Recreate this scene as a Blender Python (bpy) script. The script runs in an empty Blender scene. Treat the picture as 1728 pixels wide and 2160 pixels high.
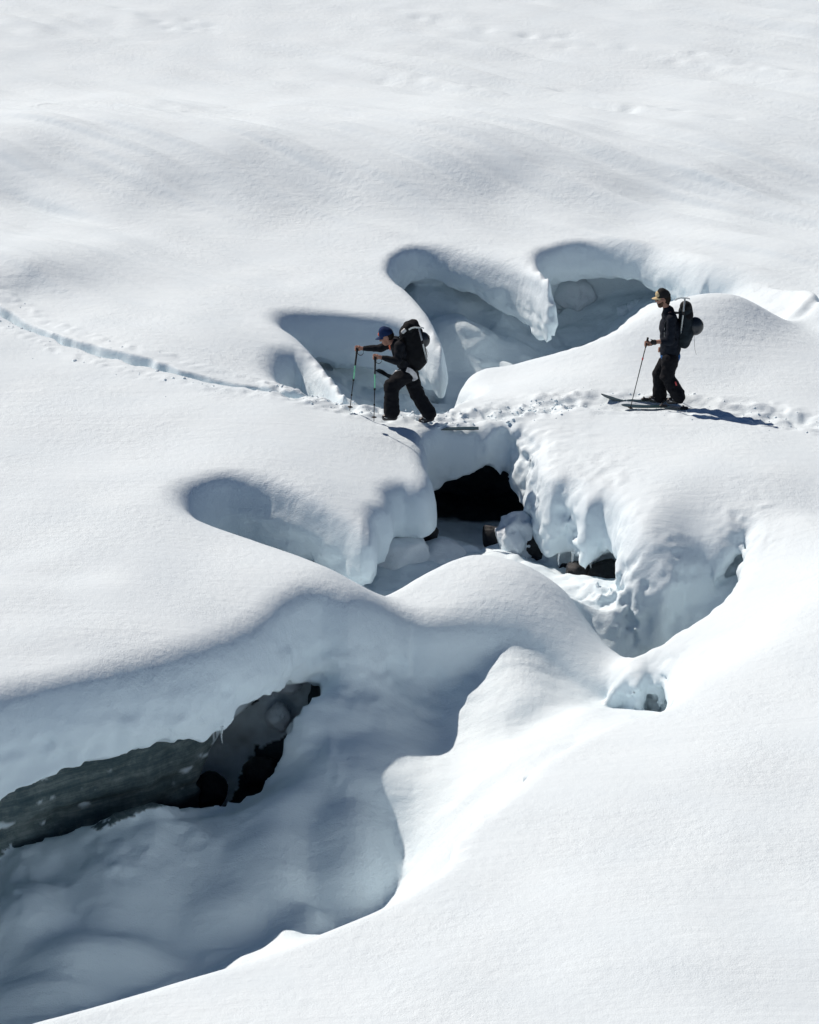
import bpy, bmesh, math, random
import numpy as np
from mathutils import Vector, Matrix

# ------------------------------------------------------------------ camera
scene = bpy.context.scene
PW, PH = 1728.0, 2160.0            # proportions of the view
FOC = 5760.0                       # focal length in the same units
CAM = np.array([0.0, 0.0, 14.3])
PITCH = math.radians(22.0)
cam_data = bpy.data.cameras.new("camera")
cam_data.sensor_fit = 'VERTICAL'
cam_data.sensor_height = 24.0
cam_data.lens = 24.0 * FOC / PH
cam_data.clip_start = 0.5
cam_data.clip_end = 8000.0
camera = bpy.data.objects.new("camera", cam_data)
camera.location = CAM
camera.rotation_euler = (math.pi / 2 - PITCH, 0.0, 0.0)
scene.collection.objects.link(camera)
scene.camera = camera

# ------------------------------------------------------------------ sky, sun, exposure
SUN_ELEV = math.radians(46.0)
SUN_AZ = np.array([-0.7880, 0.6157])   # horizontal direction towards the sun
world = bpy.data.worlds.new("World")
scene.world = world
world.use_nodes = True
wn = world.node_tree
wn.nodes.clear()
sky = wn.nodes.new("ShaderNodeTexSky")
sky.sky_type = 'NISHITA'
sky.sun_disc = False
sky.sun_elevation = SUN_ELEV
sky.sun_rotation = math.atan2(SUN_AZ[0], SUN_AZ[1])
sky.altitude = 5500.0
sky.air_density = 1.0
sky.dust_density = 0.0
sky.ozone_density = 4.0
bg = wn.nodes.new("ShaderNodeBackground")
bg.inputs["Strength"].default_value = 0.06
wo = wn.nodes.new("ShaderNodeOutputWorld")
wn.links.new(sky.outputs[0], bg.inputs[0])
wn.links.new(bg.outputs[0], wo.inputs[0])

sun_data = bpy.data.lights.new("sun", 'SUN')
sun_data.energy = 4.65
sun_data.angle = math.radians(0.53)
sun_data.color = (1.0, 0.87, 0.77)
sun = bpy.data.objects.new("sun", sun_data)
to_sun = Vector((SUN_AZ[0] * math.cos(SUN_ELEV), SUN_AZ[1] * math.cos(SUN_ELEV), math.sin(SUN_ELEV)))
sun.rotation_euler = to_sun.to_track_quat('Z', 'Y').to_euler()
sun.location = (-20, 60, 60)
scene.collection.objects.link(sun)

scene.view_settings.view_transform = 'Standard'
scene.view_settings.look = 'None'
scene.view_settings.exposure = 0.0
scene.view_settings.gamma = 1.0
scene.view_settings.use_curve_mapping = False
try:
    scene.cycles.max_bounces = 9
    scene.cycles.diffuse_bounces = 4
    scene.cycles.use_denoising = True
except Exception:
    pass

# ------------------------------------------------------------------ helpers
rng = np.random.default_rng(7)
random.seed(7)


def place(u, v, z):
    """World point at height z on the sight line through view point (u, v)."""
    cx = (u - PW / 2) / FOC
    cy = (PH / 2 - v) / FOC
    d = np.array([cx, math.cos(PITCH) + cy * math.sin(PITCH), -math.sin(PITCH) + cy * math.cos(PITCH)])
    t = (z - CAM[2]) / d[2]
    return CAM + d * t


_TAB = rng.random((64, 64, 64)).astype(np.float32) * 2 - 1


def noise3(x, y, z, seed=0):
    """Smooth value noise, -1..1, vectorised."""
    x = x + seed * 17.31
    y = y + seed * 7.77
    z = z + seed * 3.19
    xi = np.floor(x); yi = np.floor(y); zi = np.floor(z)
    fx = (x - xi).astype(np.float32); fy = (y - yi).astype(np.float32); fz = (z - zi).astype(np.float32)
    fx = fx * fx * (3 - 2 * fx); fy = fy * fy * (3 - 2 * fy); fz = fz * fz * (3 - 2 * fz)
    x0 = xi.astype(np.int32) & 63; y0 = yi.astype(np.int32) & 63; z0 = zi.astype(np.int32) & 63
    x1 = (x0 + 1) & 63; y1 = (y0 + 1) & 63; z1 = (z0 + 1) & 63
    T = _TAB
    a = T[x0, y0, z0] * (1 - fx) + T[x1, y0, z0] * fx
    b = T[x0, y1, z0] * (1 - fx) + T[x1, y1, z0] * fx
    c = T[x0, y0, z1] * (1 - fx) + T[x1, y0, z1] * fx
    d = T[x0, y1, z1] * (1 - fx) + T[x1, y1, z1] * fx
    return (a * (1 - fy) + b * fy) * (1 - fz) + (c * (1 - fy) + d * fy) * fz


def noise2(x, y, seed=0):
    x = x + seed * 17.31
    y = y + seed * 7.77
    xi = np.floor(x); yi = np.floor(y)
    fx = (x - xi).astype(np.float32); fy = (y - yi).astype(np.float32)
    fx = fx * fx * (3 - 2 * fx); fy = fy * fy * (3 - 2 * fy)
    T = _TAB[:, :, (seed * 11 + 5) & 63]
    x0 = xi.astype(np.int32) & 63; y0 = yi.astype(np.int32) & 63
    x1 = (x0 + 1) & 63; y1 = (y0 + 1) & 63
    return (T[x0, y0] * (1 - fx) + T[x1, y0] * fx) * (1 - fy) + (T[x0, y1] * (1 - fx) + T[x1, y1] * fx) * fy


def fbm3(x, y, z, octaves, seed=0, gain=0.5):
    s = 0.0; a = 1.0; f = 1.0
    for i in range(octaves):
        s = s + a * noise3(x * f, y * f, z * f, seed + i)
        a *= gain; f *= 2.03
    return s


def sstep(a, b, x):
    t = np.clip((x - a) / (b - a), 0, 1)
    return t * t * (3 - 2 * t)


def smin(a, b, k):
    h = np.clip(0.5 + 0.5 * (b - a) / k, 0, 1)
    return b * (1 - h) + a * h - k * h * (1 - h)


def smax(a, b, k):
    return -smin(-a, -b, k)


class Plate:
    """Thin-plate surface through (x, y, z) points."""
    def __init__(self, pts, lam=0.002):
        P = np.array(pts, float)
        self.p = P[:, :2]
        n = len(P)
        K = self.kern(self.p[:, 0], self.p[:, 1])
        A = np.zeros((n + 3, n + 3))
        A[:n, :n] = K + lam * n * np.eye(n)
        A[:n, n] = 1; A[:n, n + 1:] = self.p
        A[n:, :n] = A[:n, n:].T
        self.w = np.linalg.solve(A, np.concatenate([P[:, 2], np.zeros(3)]))

    def kern(self, x, y):
        r2 = (x[:, None] - self.p[None, :, 0]) ** 2 + (y[:, None] - self.p[None, :, 1]) ** 2
        return 0.5 * r2 * np.log(r2 + 1e-9)

    def __call__(self, x, y):
        sh = x.shape
        x = np.asarray(x, float).ravel(); y = np.asarray(y, float).ravel()
        out = np.empty(len(x))
        n = len(self.p)
        for i in range(0, len(x), 40000):
            s = slice(i, i + 40000)
            out[s] = self.kern(x[s], y[s]) @ self.w[:n] + self.w[n] + self.w[n + 1] * x[s] + self.w[n + 2] * y[s]
        return out.reshape(sh)


def spline(pts, closed, step=0.12):
    P = np.array(pts, float)
    n = len(P)
    out = []
    rngi = range(n) if closed else range(n - 1)
    for i in rngi:
        if closed:
            a, b, c, d = P[i - 1], P[i], P[(i + 1) % n], P[(i + 2) % n]
        else:
            a, b, c, d = P[max(i - 1, 0)], P[i], P[i + 1], P[min(i + 2, n - 1)]
        m = max(2, int(np.linalg.norm((c - b)[:2]) / step))
        for t in np.arange(m) / m:
            out.append(0.5 * (2 * b + (c - a) * t + (2 * a - 5 * b + 4 * c - d) * t * t + (3 * b - a - 3 * c + d) * t ** 3))
    if not closed:
        out.append(P[-1])
    return np.array(out)


def seg_dist(x, y, poly, closed=False):
    """Unsigned distance to a polyline, and the arc parameter (0..1) of the nearest point."""
    best = np.full(x.shape, 1e9); arc = np.zeros(x.shape)
    P = np.array(poly)[:, :2]
    Q = np.roll(P, -1, 0)
    m = len(P) if closed else len(P) - 1
    for i in range(m):
        ax, ay = P[i]; bx, by = Q[i]
        dx, dy = bx - ax, by - ay
        L2 = dx * dx + dy * dy + 1e-12
        t = np.clip(((x - ax) * dx + (y - ay) * dy) / L2, 0, 1)
        r = (x - ax - t * dx) ** 2 + (y - ay - t * dy) ** 2
        k = r < best
        best[k] = r[k]; arc[k] = (i + t[k]) / m
    return np.sqrt(best), arc


def inside_poly(x, y, poly):
    P = np.array(poly)[:, :2]
    Q = np.roll(P, -1, 0)
    ins = np.zeros(x.shape, bool)
    for (ax, ay), (bx, by) in zip(P, Q):
        if ay == by:
            continue
        c = ((ay > y) != (by > y)) & (x < (bx - ax) * (y - ay) / (by - ay) + ax)
        ins ^= c
    return ins


def surface_net(F, org, h):
    """Mesh the zero level of F (positive inside) on a regular lattice."""
    S = (F > 0)
    nx, ny, nz = F.shape
    c = np.zeros((nx - 1, ny - 1, nz - 1), np.uint8)
    for i in (0, 1):
        for j in (0, 1):
            for k in (0, 1):
                c += S[i:nx - 1 + i, j:ny - 1 + j, k:nz - 1 + k]
    mask = (c > 0) & (c < 8)
    del c
    I, J, K = np.nonzero(mask)
    n = len(I)
    idx = np.full(mask.shape, -1, np.int32)
    idx[mask] = np.arange(n)
    corner = {}
    for i in (0, 1):
        for j in (0, 1):
            for k in (0, 1):
                corner[(i, j, k)] = F[I + i, J + j, K + k].astype(np.float32)
    acc = np.zeros((n, 3), np.float32); cnt = np.zeros(n, np.float32)
    for ax in range(3):
        for p in (0, 1):
            for q in (0, 1):
                o = [0, 0, 0]
                o[(ax + 1) % 3] = p; o[(ax + 2) % 3] = q
                a = corner[tuple(o)]
                e = list(o); e[ax] = 1
                b = corner[tuple(e)]
                m = (a > 0) != (b > 0)
                t = np.where(m, a / np.where(m, a - b, 1), 0)
                for d in range(3):
                    acc[:, d] += np.where(m, t if d == ax else o[d], 0)
                cnt += m
    V = np.stack([I, J, K], 1) + acc / cnt[:, None]
    V = V * h + np.array(org)
    quads = []
    for ax in range(3):
        sl0 = [slice(None)] * 3; sl1 = [slice(None)] * 3
        sl0[ax] = slice(0, -1); sl1[ax] = slice(1, None)
        b1, b2 = (ax + 1) % 3, (ax + 2) % 3
        for s in (sl0, sl1):
            s[b1] = slice(1, -1); s[b2] = slice(1, -1)
        A = S[tuple(sl0)]; B = S[tuple(sl1)]
        for flip in (0, 1):
            ch = (A & ~B) if not flip else (~A & B)
            e = np.stack(np.nonzero(ch), 1)
            e[:, b1] += 1; e[:, b2] += 1
            def g(d1, d2):
                q = e.copy(); q[:, b1] += d1; q[:, b2] += d2
                return idx[q[:, 0], q[:, 1], q[:, 2]]
            qd = np.stack([g(-1, -1), g(0, -1), g(0, 0), g(-1, 0)], 1)
            if flip:
                qd = qd[:, ::-1]
            quads.append(qd)
    Q = np.concatenate(quads)
    Q = Q[(Q >= 0).all(1)]
    return V.astype(np.float32), Q.astype(np.int32)


def mesh_obj(name, V, Q, mats, parent=None, smooth=True):
    me = bpy.data.meshes.new(name)
    V = np.asarray(V, np.float32)
    if isinstance(Q, np.ndarray):
        k = Q.shape[1]
        me.vertices.add(len(V)); me.vertices.foreach_set("co", V.ravel())
        me.loops.add(Q.size); me.loops.foreach_set("vertex_index", Q.ravel().astype(np.int32))
        me.polygons.add(len(Q)); me.polygons.foreach_set("loop_start", np.arange(0, Q.size, k, dtype=np.int32))
        me.update(calc_edges=True)
    else:
        me.from_pydata([tuple(map(float, v)) for v in V], [], [tuple(map(int, q)) for q in Q])
        me.update()
    if smooth:
        me.polygons.foreach_set("use_smooth", np.ones(len(me.polygons), bool))
    o = bpy.data.objects.new(name, me)
    for m in (mats if isinstance(mats, (list, tuple)) else [mats]):
        me.materials.append(m)
    scene.collection.objects.link(o)
    if parent is not None:
        o.parent = parent
    return o


def tag(o, label=None, cat=None, group=None, kind=None):
    if label: o["label"] = label
    if cat: o["category"] = cat
    if group: o["group"] = group
    if kind: o["kind"] = kind
    return o


def empty(name, loc):
    o = bpy.data.objects.new(name, None)
    o.location = tuple(map(float, loc))
    o.empty_display_size = 0.2
    scene.collection.objects.link(o)
    return o


# ------------------------------------------------------------------ materials
def new_mat(name):
    m = bpy.data.materials.new(name)
    m.use_nodes = True
    nt = m.node_tree
    return m, nt, nt.nodes["Principled BSDF"]


def nd(nt, typ, **kw):
    n = nt.nodes.new(typ)
    for k, v in kw.items():
        if k in n.inputs:
            n.inputs[k].default_value = v
        else:
            setattr(n, k, v)
    return n


def snow_material(name, colour, grain=1.0, tint=None):
    m, nt, b = new_mat(name)
    L = nt.links
    tc = nd(nt, "ShaderNodeTexCoord")
    geo = nd(nt, "ShaderNodeNewGeometry")
    n1 = nd(nt, "ShaderNodeTexNoise", Scale=55.0, Detail=3.0, Roughness=0.65)
    n2 = nd(nt, "ShaderNodeTexNoise", Scale=9.0, Detail=4.0, Roughness=0.55)
    n3 = nd(nt, "ShaderNodeTexNoise", Scale=1.1, Detail=3.0)
    for n in (n1, n2, n3):
        L.new(geo.outputs["Position"], n.inputs["Vector"])
    ramp = nd(nt, "ShaderNodeValToRGB")
    c = np.array(colour)
    ramp.color_ramp.elements[0].position = 0.3
    ramp.color_ramp.elements[1].position = 0.7
    ramp.color_ramp.elements[0].color = (*(c * np.array([0.965, 0.975, 0.985])), 1)
    ramp.color_ramp.elements[1].color = (*c, 1)
    L.new(n3.outputs["Fac"], ramp.inputs["Fac"])
    L.new(ramp.outputs["Color"], b.inputs["Base Color"])
    b1 = nd(nt, "ShaderNodeBump", Strength=0.7 * grain, Distance=0.014)
    b2 = nd(nt, "ShaderNodeBump", Strength=0.4 * grain, Distance=0.03)
    L.new(n2.outputs["Fac"], b2.inputs["Height"])
    L.new(n1.outputs["Fac"], b1.inputs["Height"])
    L.new(b2.outputs["Normal"], b1.inputs["Normal"])
    n5 = nd(nt, "ShaderNodeTexNoise", Scale=0.45, Detail=4.0, Roughness=0.6)
    L.new(geo.outputs["Position"], n5.inputs["Vector"])
    gr = nd(nt, "ShaderNodeMapRange"); gr.inputs[1].default_value = 0.35; gr.inputs[2].default_value = 0.65; gr.inputs[3].default_value = 0.2 * grain; gr.inputs[4].default_value = 0.65 * grain
    L.new(n5.outputs["Fac"], gr.inputs[0]); L.new(gr.outputs[0], b1.inputs["Strength"]); L.new(gr.outputs[0], b2.inputs["Strength"])
    L.new(b1.outputs["Normal"], b.inputs["Normal"])
    mp = nd(nt, "ShaderNodeMapping")
    mp.inputs["Rotation"].default_value = (0, 0, math.radians(35))
    mp.inputs["Scale"].default_value = (0.35, 3.2, 1.0)
    n4 = nd(nt, "ShaderNodeTexNoise", Scale=1.6, Detail=4.0, Roughness=0.6)
    L.new(geo.outputs["Position"], mp.inputs["Vector"]); L.new(mp.outputs["Vector"], n4.inputs["Vector"])
    b3 = nd(nt, "ShaderNodeBump", Strength=0.28, Distance=0.05)
    mk = nd(nt, "ShaderNodeMath", operation='MULTIPLY')
    mk.inputs[1].default_value = 0.55
    L.new(n3.outputs["Fac"], mk.inputs[0]); L.new(mk.outputs[0], b3.inputs["Strength"])
    L.new(n4.outputs["Fac"], b3.inputs["Height"]); L.new(b3.outputs["Normal"], b2.inputs["Normal"])
    b.inputs["Roughness"].default_value = 0.75
    b.inputs["Specular IOR Level"].default_value = 0.25
    return m


M_SNOW = snow_material("snow", (0.718, 0.832, 0.89))
M_BLOCK = snow_material("old_snow", (0.71, 0.79, 0.845), 1.4)


def cloth(name, col, rough=0.85, weave=180.0):
    m, nt, b = new_mat(name)
    geo = nd(nt, "ShaderNodeTexCoord")
    n = nd(nt, "ShaderNodeTexNoise", Scale=14.0, Detail=3.0)
    nt.links.new(geo.outputs["Object"], n.inputs["Vector"])
    r = nd(nt, "ShaderNodeValToRGB")
    c = np.array(col)
    r.color_ramp.elements[0].position = 0.3; r.color_ramp.elements[1].position = 0.75
    r.color_ramp.elements[0].color = (*(c * 0.75), 1); r.color_ramp.elements[1].color = (*(c * 1.25), 1)
    nt.links.new(n.outputs["Fac"], r.inputs["Fac"])
    nt.links.new(r.outputs["Color"], b.inputs["Base Color"])
    bp = nd(nt, "ShaderNodeBump", Strength=0.4, Distance=0.01)
    nt.links.new(n.outputs["Fac"], bp.inputs["Height"])
    nt.links.new(bp.outputs["Normal"], b.inputs["Normal"])
    b.inputs["Roughness"].default_value = rough
    b.inputs["Specular IOR Level"].default_value = 0.2
    return m


def rock_material():
    m, nt, b = new_mat("wet_dark_rock")
    geo = nd(nt, "ShaderNodeNewGeometry")
    n = nd(nt, "ShaderNodeTexNoise", Scale=6.0, Detail=8.0, Roughness=0.65)
    nt.links.new(geo.outputs["Position"], n.inputs["Vector"])
    r = nd(nt, "ShaderNodeValToRGB")
    r.color_ramp.elements[0].position = 0.3; r.color_ramp.elements[1].position = 0.78
    r.color_ramp.elements[0].color = (0.006, 0.008, 0.010, 1); r.color_ramp.elements[1].color = (0.020, 0.024, 0.029, 1)
    nt.links.new(n.outputs["Fac"], r.inputs["Fac"])
    nt.links.new(r.outputs["Color"], b.inputs["Base Color"])
    bp = nd(nt, "ShaderNodeBump", Strength=0.7, Distance=0.05)
    nt.links.new(n.outputs["Fac"], bp.inputs["Height"])
    nt.links.new(bp.outputs["Normal"], b.inputs["Normal"])
    b.inputs["Roughness"].default_value = 0.55
    b.inputs["Specular IOR Level"].default_value = 0.3
    return m


M_ROCK = rock_material()


def banded_ice():
    m, nt, b = new_mat("layered_old_ice")
    L = nt.links
    geo = nd(nt, "ShaderNodeNewGeometry")
    sep = nd(nt, "ShaderNodeSeparateXYZ")
    L.new(geo.outputs["Position"], sep.inputs[0])
    w = nd(nt, "ShaderNodeTexNoise", Scale=0.9, Detail=3.0)
    L.new(geo.outputs["Position"], w.inputs["Vector"])
    add = nd(nt, "ShaderNodeMath", operation='MULTIPLY_ADD')
    add.inputs[1].default_value = 0.55
    L.new(w.outputs["Fac"], add.inputs[0]); L.new(sep.outputs["Z"], add.inputs[2])
    comb = nd(nt, "ShaderNodeCombineXYZ")
    L.new(add.outputs[0], comb.inputs["Z"])
    sx = nd(nt, "ShaderNodeMath", operation='MULTIPLY'); sx.inputs[1].default_value = 0.08
    L.new(sep.outputs["X"], sx.inputs[0]); L.new(sx.outputs[0], comb.inputs["X"])
    bands = nd(nt, "ShaderNodeTexNoise", Scale=11.0, Detail=5.0, Roughness=0.7)
    L.new(comb.outputs[0], bands.inputs["Vector"])
    sp = nd(nt, "ShaderNodeTexNoise", Scale=45.0, Detail=3.0)
    L.new(geo.outputs["Position"], sp.inputs["Vector"])
    mx = nd(nt, "ShaderNodeMath", operation='MULTIPLY_ADD'); mx.inputs[1].default_value = 0.25
    L.new(sp.outputs["Fac"], mx.inputs[0]); L.new(bands.outputs["Fac"], mx.inputs[2])
    r = nd(nt, "ShaderNodeValToRGB")
    e = r.color_ramp.elements
    e[0].position = 0.42; e[0].color = (0.05, 0.08, 0.09, 1)
    e[1].position = 0.8; e[1].color = (0.36, 0.37, 0.34, 1)
    e2 = e.new(0.6); e2.color = (0.17, 0.19, 0.18, 1)
    L.new(mx.outputs[0], r.inputs["Fac"])
    L.new(r.outputs["Color"], b.inputs["Base Color"])
    bp = nd(nt, "ShaderNodeBump", Strength=0.8, Distance=0.05)
    L.new(mx.outputs[0], bp.inputs["Height"]); L.new(bp.outputs["Normal"], b.inputs["Normal"])
    b.inputs["Roughness"].default_value = 0.45
    return m


M_ICE = banded_ice()


def ground_material():
    """Snow that gives way to layered ice and wet rock, with shade painted dark into tunnel, hollow and crevices."""
    m = M_SNOW.copy(); m.name = "gully_snow"
    nt = m.node_tree; L = nt.links
    b = nt.nodes["Principled BSDF"]
    src = b.inputs["Base Color"].links[0].from_socket
    # layered ice colour
    geo = nd(nt, "ShaderNodeNewGeometry")
    sep = nd(nt, "ShaderNodeSeparateXYZ"); L.new(geo.outputs["Position"], sep.inputs[0])
    w = nd(nt, "ShaderNodeTexNoise", Scale=0.8, Detail=3.0); L.new(geo.outputs["Position"], w.inputs["Vector"])
    zz = nd(nt, "ShaderNodeMath", operation='MULTIPLY_ADD'); zz.inputs[1].default_value = 0.22
    L.new(w.outputs["Fac"], zz.inputs[0]); L.new(sep.outputs["Z"], zz.inputs[2])
    sx = nd(nt, "ShaderNodeMath", operation='MULTIPLY'); sx.inputs[1].default_value = 0.07
    L.new(sep.outputs["X"], sx.inputs[0])
    cb = nd(nt, "ShaderNodeCombineXYZ"); L.new(zz.outputs[0], cb.inputs["Z"]); L.new(sx.outputs[0], cb.inputs["X"])
    bands = nd(nt, "ShaderNodeTexNoise", Scale=9.0, Detail=8.0, Roughness=0.8); L.new(cb.outputs[0], bands.inputs["Vector"])
    sp = nd(nt, "ShaderNodeTexNoise", Scale=2.6, Detail=9.0, Roughness=0.75); L.new(geo.outputs["Position"], sp.inputs["Vector"])
    mx = nd(nt, "ShaderNodeMath", operation='MULTIPLY_ADD'); mx.inputs[1].default_value = 0.9
    L.new(sp.outputs["Fac"], mx.inputs[0]); L.new(bands.outputs["Fac"], mx.inputs[2])
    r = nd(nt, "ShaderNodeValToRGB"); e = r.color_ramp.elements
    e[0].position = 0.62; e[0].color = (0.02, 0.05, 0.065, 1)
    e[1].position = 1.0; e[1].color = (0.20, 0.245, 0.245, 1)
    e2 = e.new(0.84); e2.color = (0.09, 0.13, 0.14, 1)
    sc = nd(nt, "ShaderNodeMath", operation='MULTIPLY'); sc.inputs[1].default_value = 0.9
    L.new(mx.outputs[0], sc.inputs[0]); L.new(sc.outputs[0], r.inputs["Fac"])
    ai = nd(nt, "ShaderNodeAttribute", attribute_name="ice"); ar = nd(nt, "ShaderNodeAttribute", attribute_name="rock")  # rock attribute: real streambed, plus shade painted into tunnel, hollow and crevices
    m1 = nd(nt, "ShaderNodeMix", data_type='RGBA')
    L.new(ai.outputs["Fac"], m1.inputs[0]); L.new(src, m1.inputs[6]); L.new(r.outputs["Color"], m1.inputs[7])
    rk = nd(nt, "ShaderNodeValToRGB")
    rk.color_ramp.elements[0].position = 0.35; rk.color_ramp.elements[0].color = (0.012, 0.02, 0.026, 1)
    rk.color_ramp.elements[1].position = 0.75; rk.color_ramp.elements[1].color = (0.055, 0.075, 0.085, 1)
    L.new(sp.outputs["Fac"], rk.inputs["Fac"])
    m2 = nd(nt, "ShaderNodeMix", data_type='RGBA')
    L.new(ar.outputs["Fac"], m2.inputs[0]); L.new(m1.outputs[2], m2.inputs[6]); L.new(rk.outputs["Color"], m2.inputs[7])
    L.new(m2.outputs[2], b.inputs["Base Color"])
    return m


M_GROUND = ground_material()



def plain(name, col, rough=0.5, metal=0.0, spec=0.5):
    m, nt, b = new_mat(name)
    tc = nd(nt, "ShaderNodeTexCoord")
    n = nd(nt, "ShaderNodeTexNoise", Scale=30.0, Detail=2.0)
    nt.links.new(tc.outputs["Object"], n.inputs["Vector"])
    r = nd(nt, "ShaderNodeValToRGB")
    c = np.array(col)
    r.color_ramp.elements[0].color = (*(c * 0.85), 1); r.color_ramp.elements[1].color = (*np.minimum(c * 1.12, 1), 1)
    nt.links.new(n.outputs["Fac"], r.inputs["Fac"])
    nt.links.new(r.outputs["Color"], b.inputs["Base Color"])
    b.inputs["Roughness"].default_value = rough
    b.inputs["Metallic"].default_value = metal
    b.inputs["Specular IOR Level"].default_value = spec
    return m

# ------------------------------------------------------------------ the snow: control points
def P3(lst):
    return [tuple(place(u, v, z)) for u, v, z in lst]


TOP = P3([
    # far benches behind the gully
    (100, 180, .7), (700, 180, .7), (1300, 200, .65), (100, 120, 0.8), (900, 120, 0.85), (1600, 120, 0.85), (100, 20, 1.1), (900, 20, 1.1), (1650, 20, 1.1),
    (100, 222, 0.95), (500, 228, 0.92), (900, 225, 0.9), (1300, 255, 0.8), (1700, 285, 0.7),
    (50, 300, 0.95), (500, 312, 0.95), (1000, 325, 0.85), (1500, 340, 0.7),
    (50, 410, 0.32), (400, 420, 0.32), (700, 430, 0.28), (1050, 415, 0.3), (1400, 410, 0.3), (1700, 410, 0.3), (300, 360, .68), (800, 375, .6), (1300, 375, .5),
    (50, 480, 0.15), (450, 490, 0.1), (800, 480, 0.1), (1200, 460, 0.15), (1600, 480, 0.2), (1728, 540, 0.2),
    # left bank, far
    (60, 560, 0.55), (60, 615, 0.22), (300, 570, 0.2), (350, 640, 0.22), (550, 580, 0.05), (720, 600, 0.05),
    (500, 700, 0.2), (560, 770, 0.05), (-150, 600, 0.4), (0, 720, 0.2), (250, 790, 0.16),
    # left bank, middle
    (0, 850, 0.1), (150, 950, 0.02), (60, 990, 0.1), (350, 880, 0.12), (600, 870, 0.12), (500, 960, 0.08), (300, 1060, 0.1),
    (720, 890, 0.06), (820, 915, -0.04), (880, 955, -0.2), (760, 1000, -0.1), (600, 1030, 0.0), (400, 1010, 0.1),
    (0, 1150, 0.1), (250, 1200, 0.12), (450, 1150, 0.04), (600, 1175, 0.0), (500, 1250, 0.02), (0, 1330, 0.1), (250, 1330, 0.08), (-200, 1500, 0.0), (100, 1430, 0.03),
    (690, 1200, -0.06), (760, 1226, -0.38), (830, 1262, -0.75), (900, 1222, -0.6), (1000, 1183, -0.45), (1100, 1192, -0.47), (1180, 1235, -0.7), (1000, 1235, -.55), (1110, 1250, -.6), (1000, 1280, -.7), (1110, 1290, -.75), (1185, 1290, -.82), (1240, 1345, -1.1), (1290, 1405, -1.32),
    # bridge
    (860, 886, -0.04), (940, 891, -0.08), (1020, 883, -0.04), (1120, 865, 0.02), (1000, 905, -0.2),
    # dune right of the far gully
    (1000, 800, -0.3), (1050, 830, -0.1), (1110, 770, -0.12), (1210, 745, 0.1), (1300, 690, 0.38), (1380, 650, 0.55), (1470, 622, 0.72), (1560, 622, 0.72),
    (1728, 606, 0.58), (1400, 720, 0.3), (1550, 720, 0.28), (1700, 720, 0.2), (1300, 780, 0.08), (1500, 810, 0.02), (1700, 800, 0.05), (1610, 640, 0.5), (1680, 655, 0.15), (1760, 668, 0.0), (1700, 690, .1),
    (1850, 800, 0.05), (1850, 612, 0.5),
    # right bank, middle
    (1250, 930, -0.05), (1300, 880, 0.0), (1500, 890, 0.02), (1700, 900, 0.02), (1450, 960, 0.06), (1650, 1000, 0.08), (1400, 1060, -0.08), (1220, 1000, -0.14),
    (1540, 1080, -0.16), (1700, 1090, -0.02), (1345, 1120, -0.3), (1350, 1175, -.55), (1410, 1200, -.6), (1450, 1150, -0.5), (1350, 1230, -0.92), (1240, 1252, -1.2), (1300, 1250, -1.08), (1430, 1250, -.85), (1270, 1280, -1.25), (1500, 1180, -.55),
    
    (1345, 1372, -1.0), (1420, 1328, -0.85), (1500, 1270, -0.65), (1590, 1180, -0.4), (1728, 1090, -0.12), (1300, 1345, -1.3), (1450, 1420, -0.75), (1560, 1330, -0.45), (1400, 1430, -1.1),
    # foreground bank
    (1728, 1230, 0.05), (1640, 1300, -0.02), (1550, 1400, -0.05), (1420, 1490, -0.12), (1280, 1520, -0.18), (1150, 1600, -0.1), (1000, 1740, 0.0), (930, 1830, 0.02),
    (700, 1965, 0.05), (400, 2060, 0.0), (0, 2160, -0.05), (-300, 2230, -0.1), (1300, 1700, 0.15), (1600, 1600, 0.2), (1200, 2000, 0.3), (1600, 2000, 0.35), (800, 2120, 0.2), (1728, 1400, 0.12),
    (1850, 1700, 0.25),
]) + [(-25, 30, 0.6), (-25, 50, .8), (25, 50, 0.6), (25, 30, 0.6), (-14, 40, 0.3), (14, 40, 0.2), (-14, 28, 0.0), (14, 27, 0.5), (0, 12, 0.4), (-15, 14, 0), (15, 14, 0.8),
      (-25, 72, 1.6), (25, 72, 1.6), (0, 72, 1.5), (0, 90, 4.0), (-25, 95, 5), (25, 95, 5)]

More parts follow.
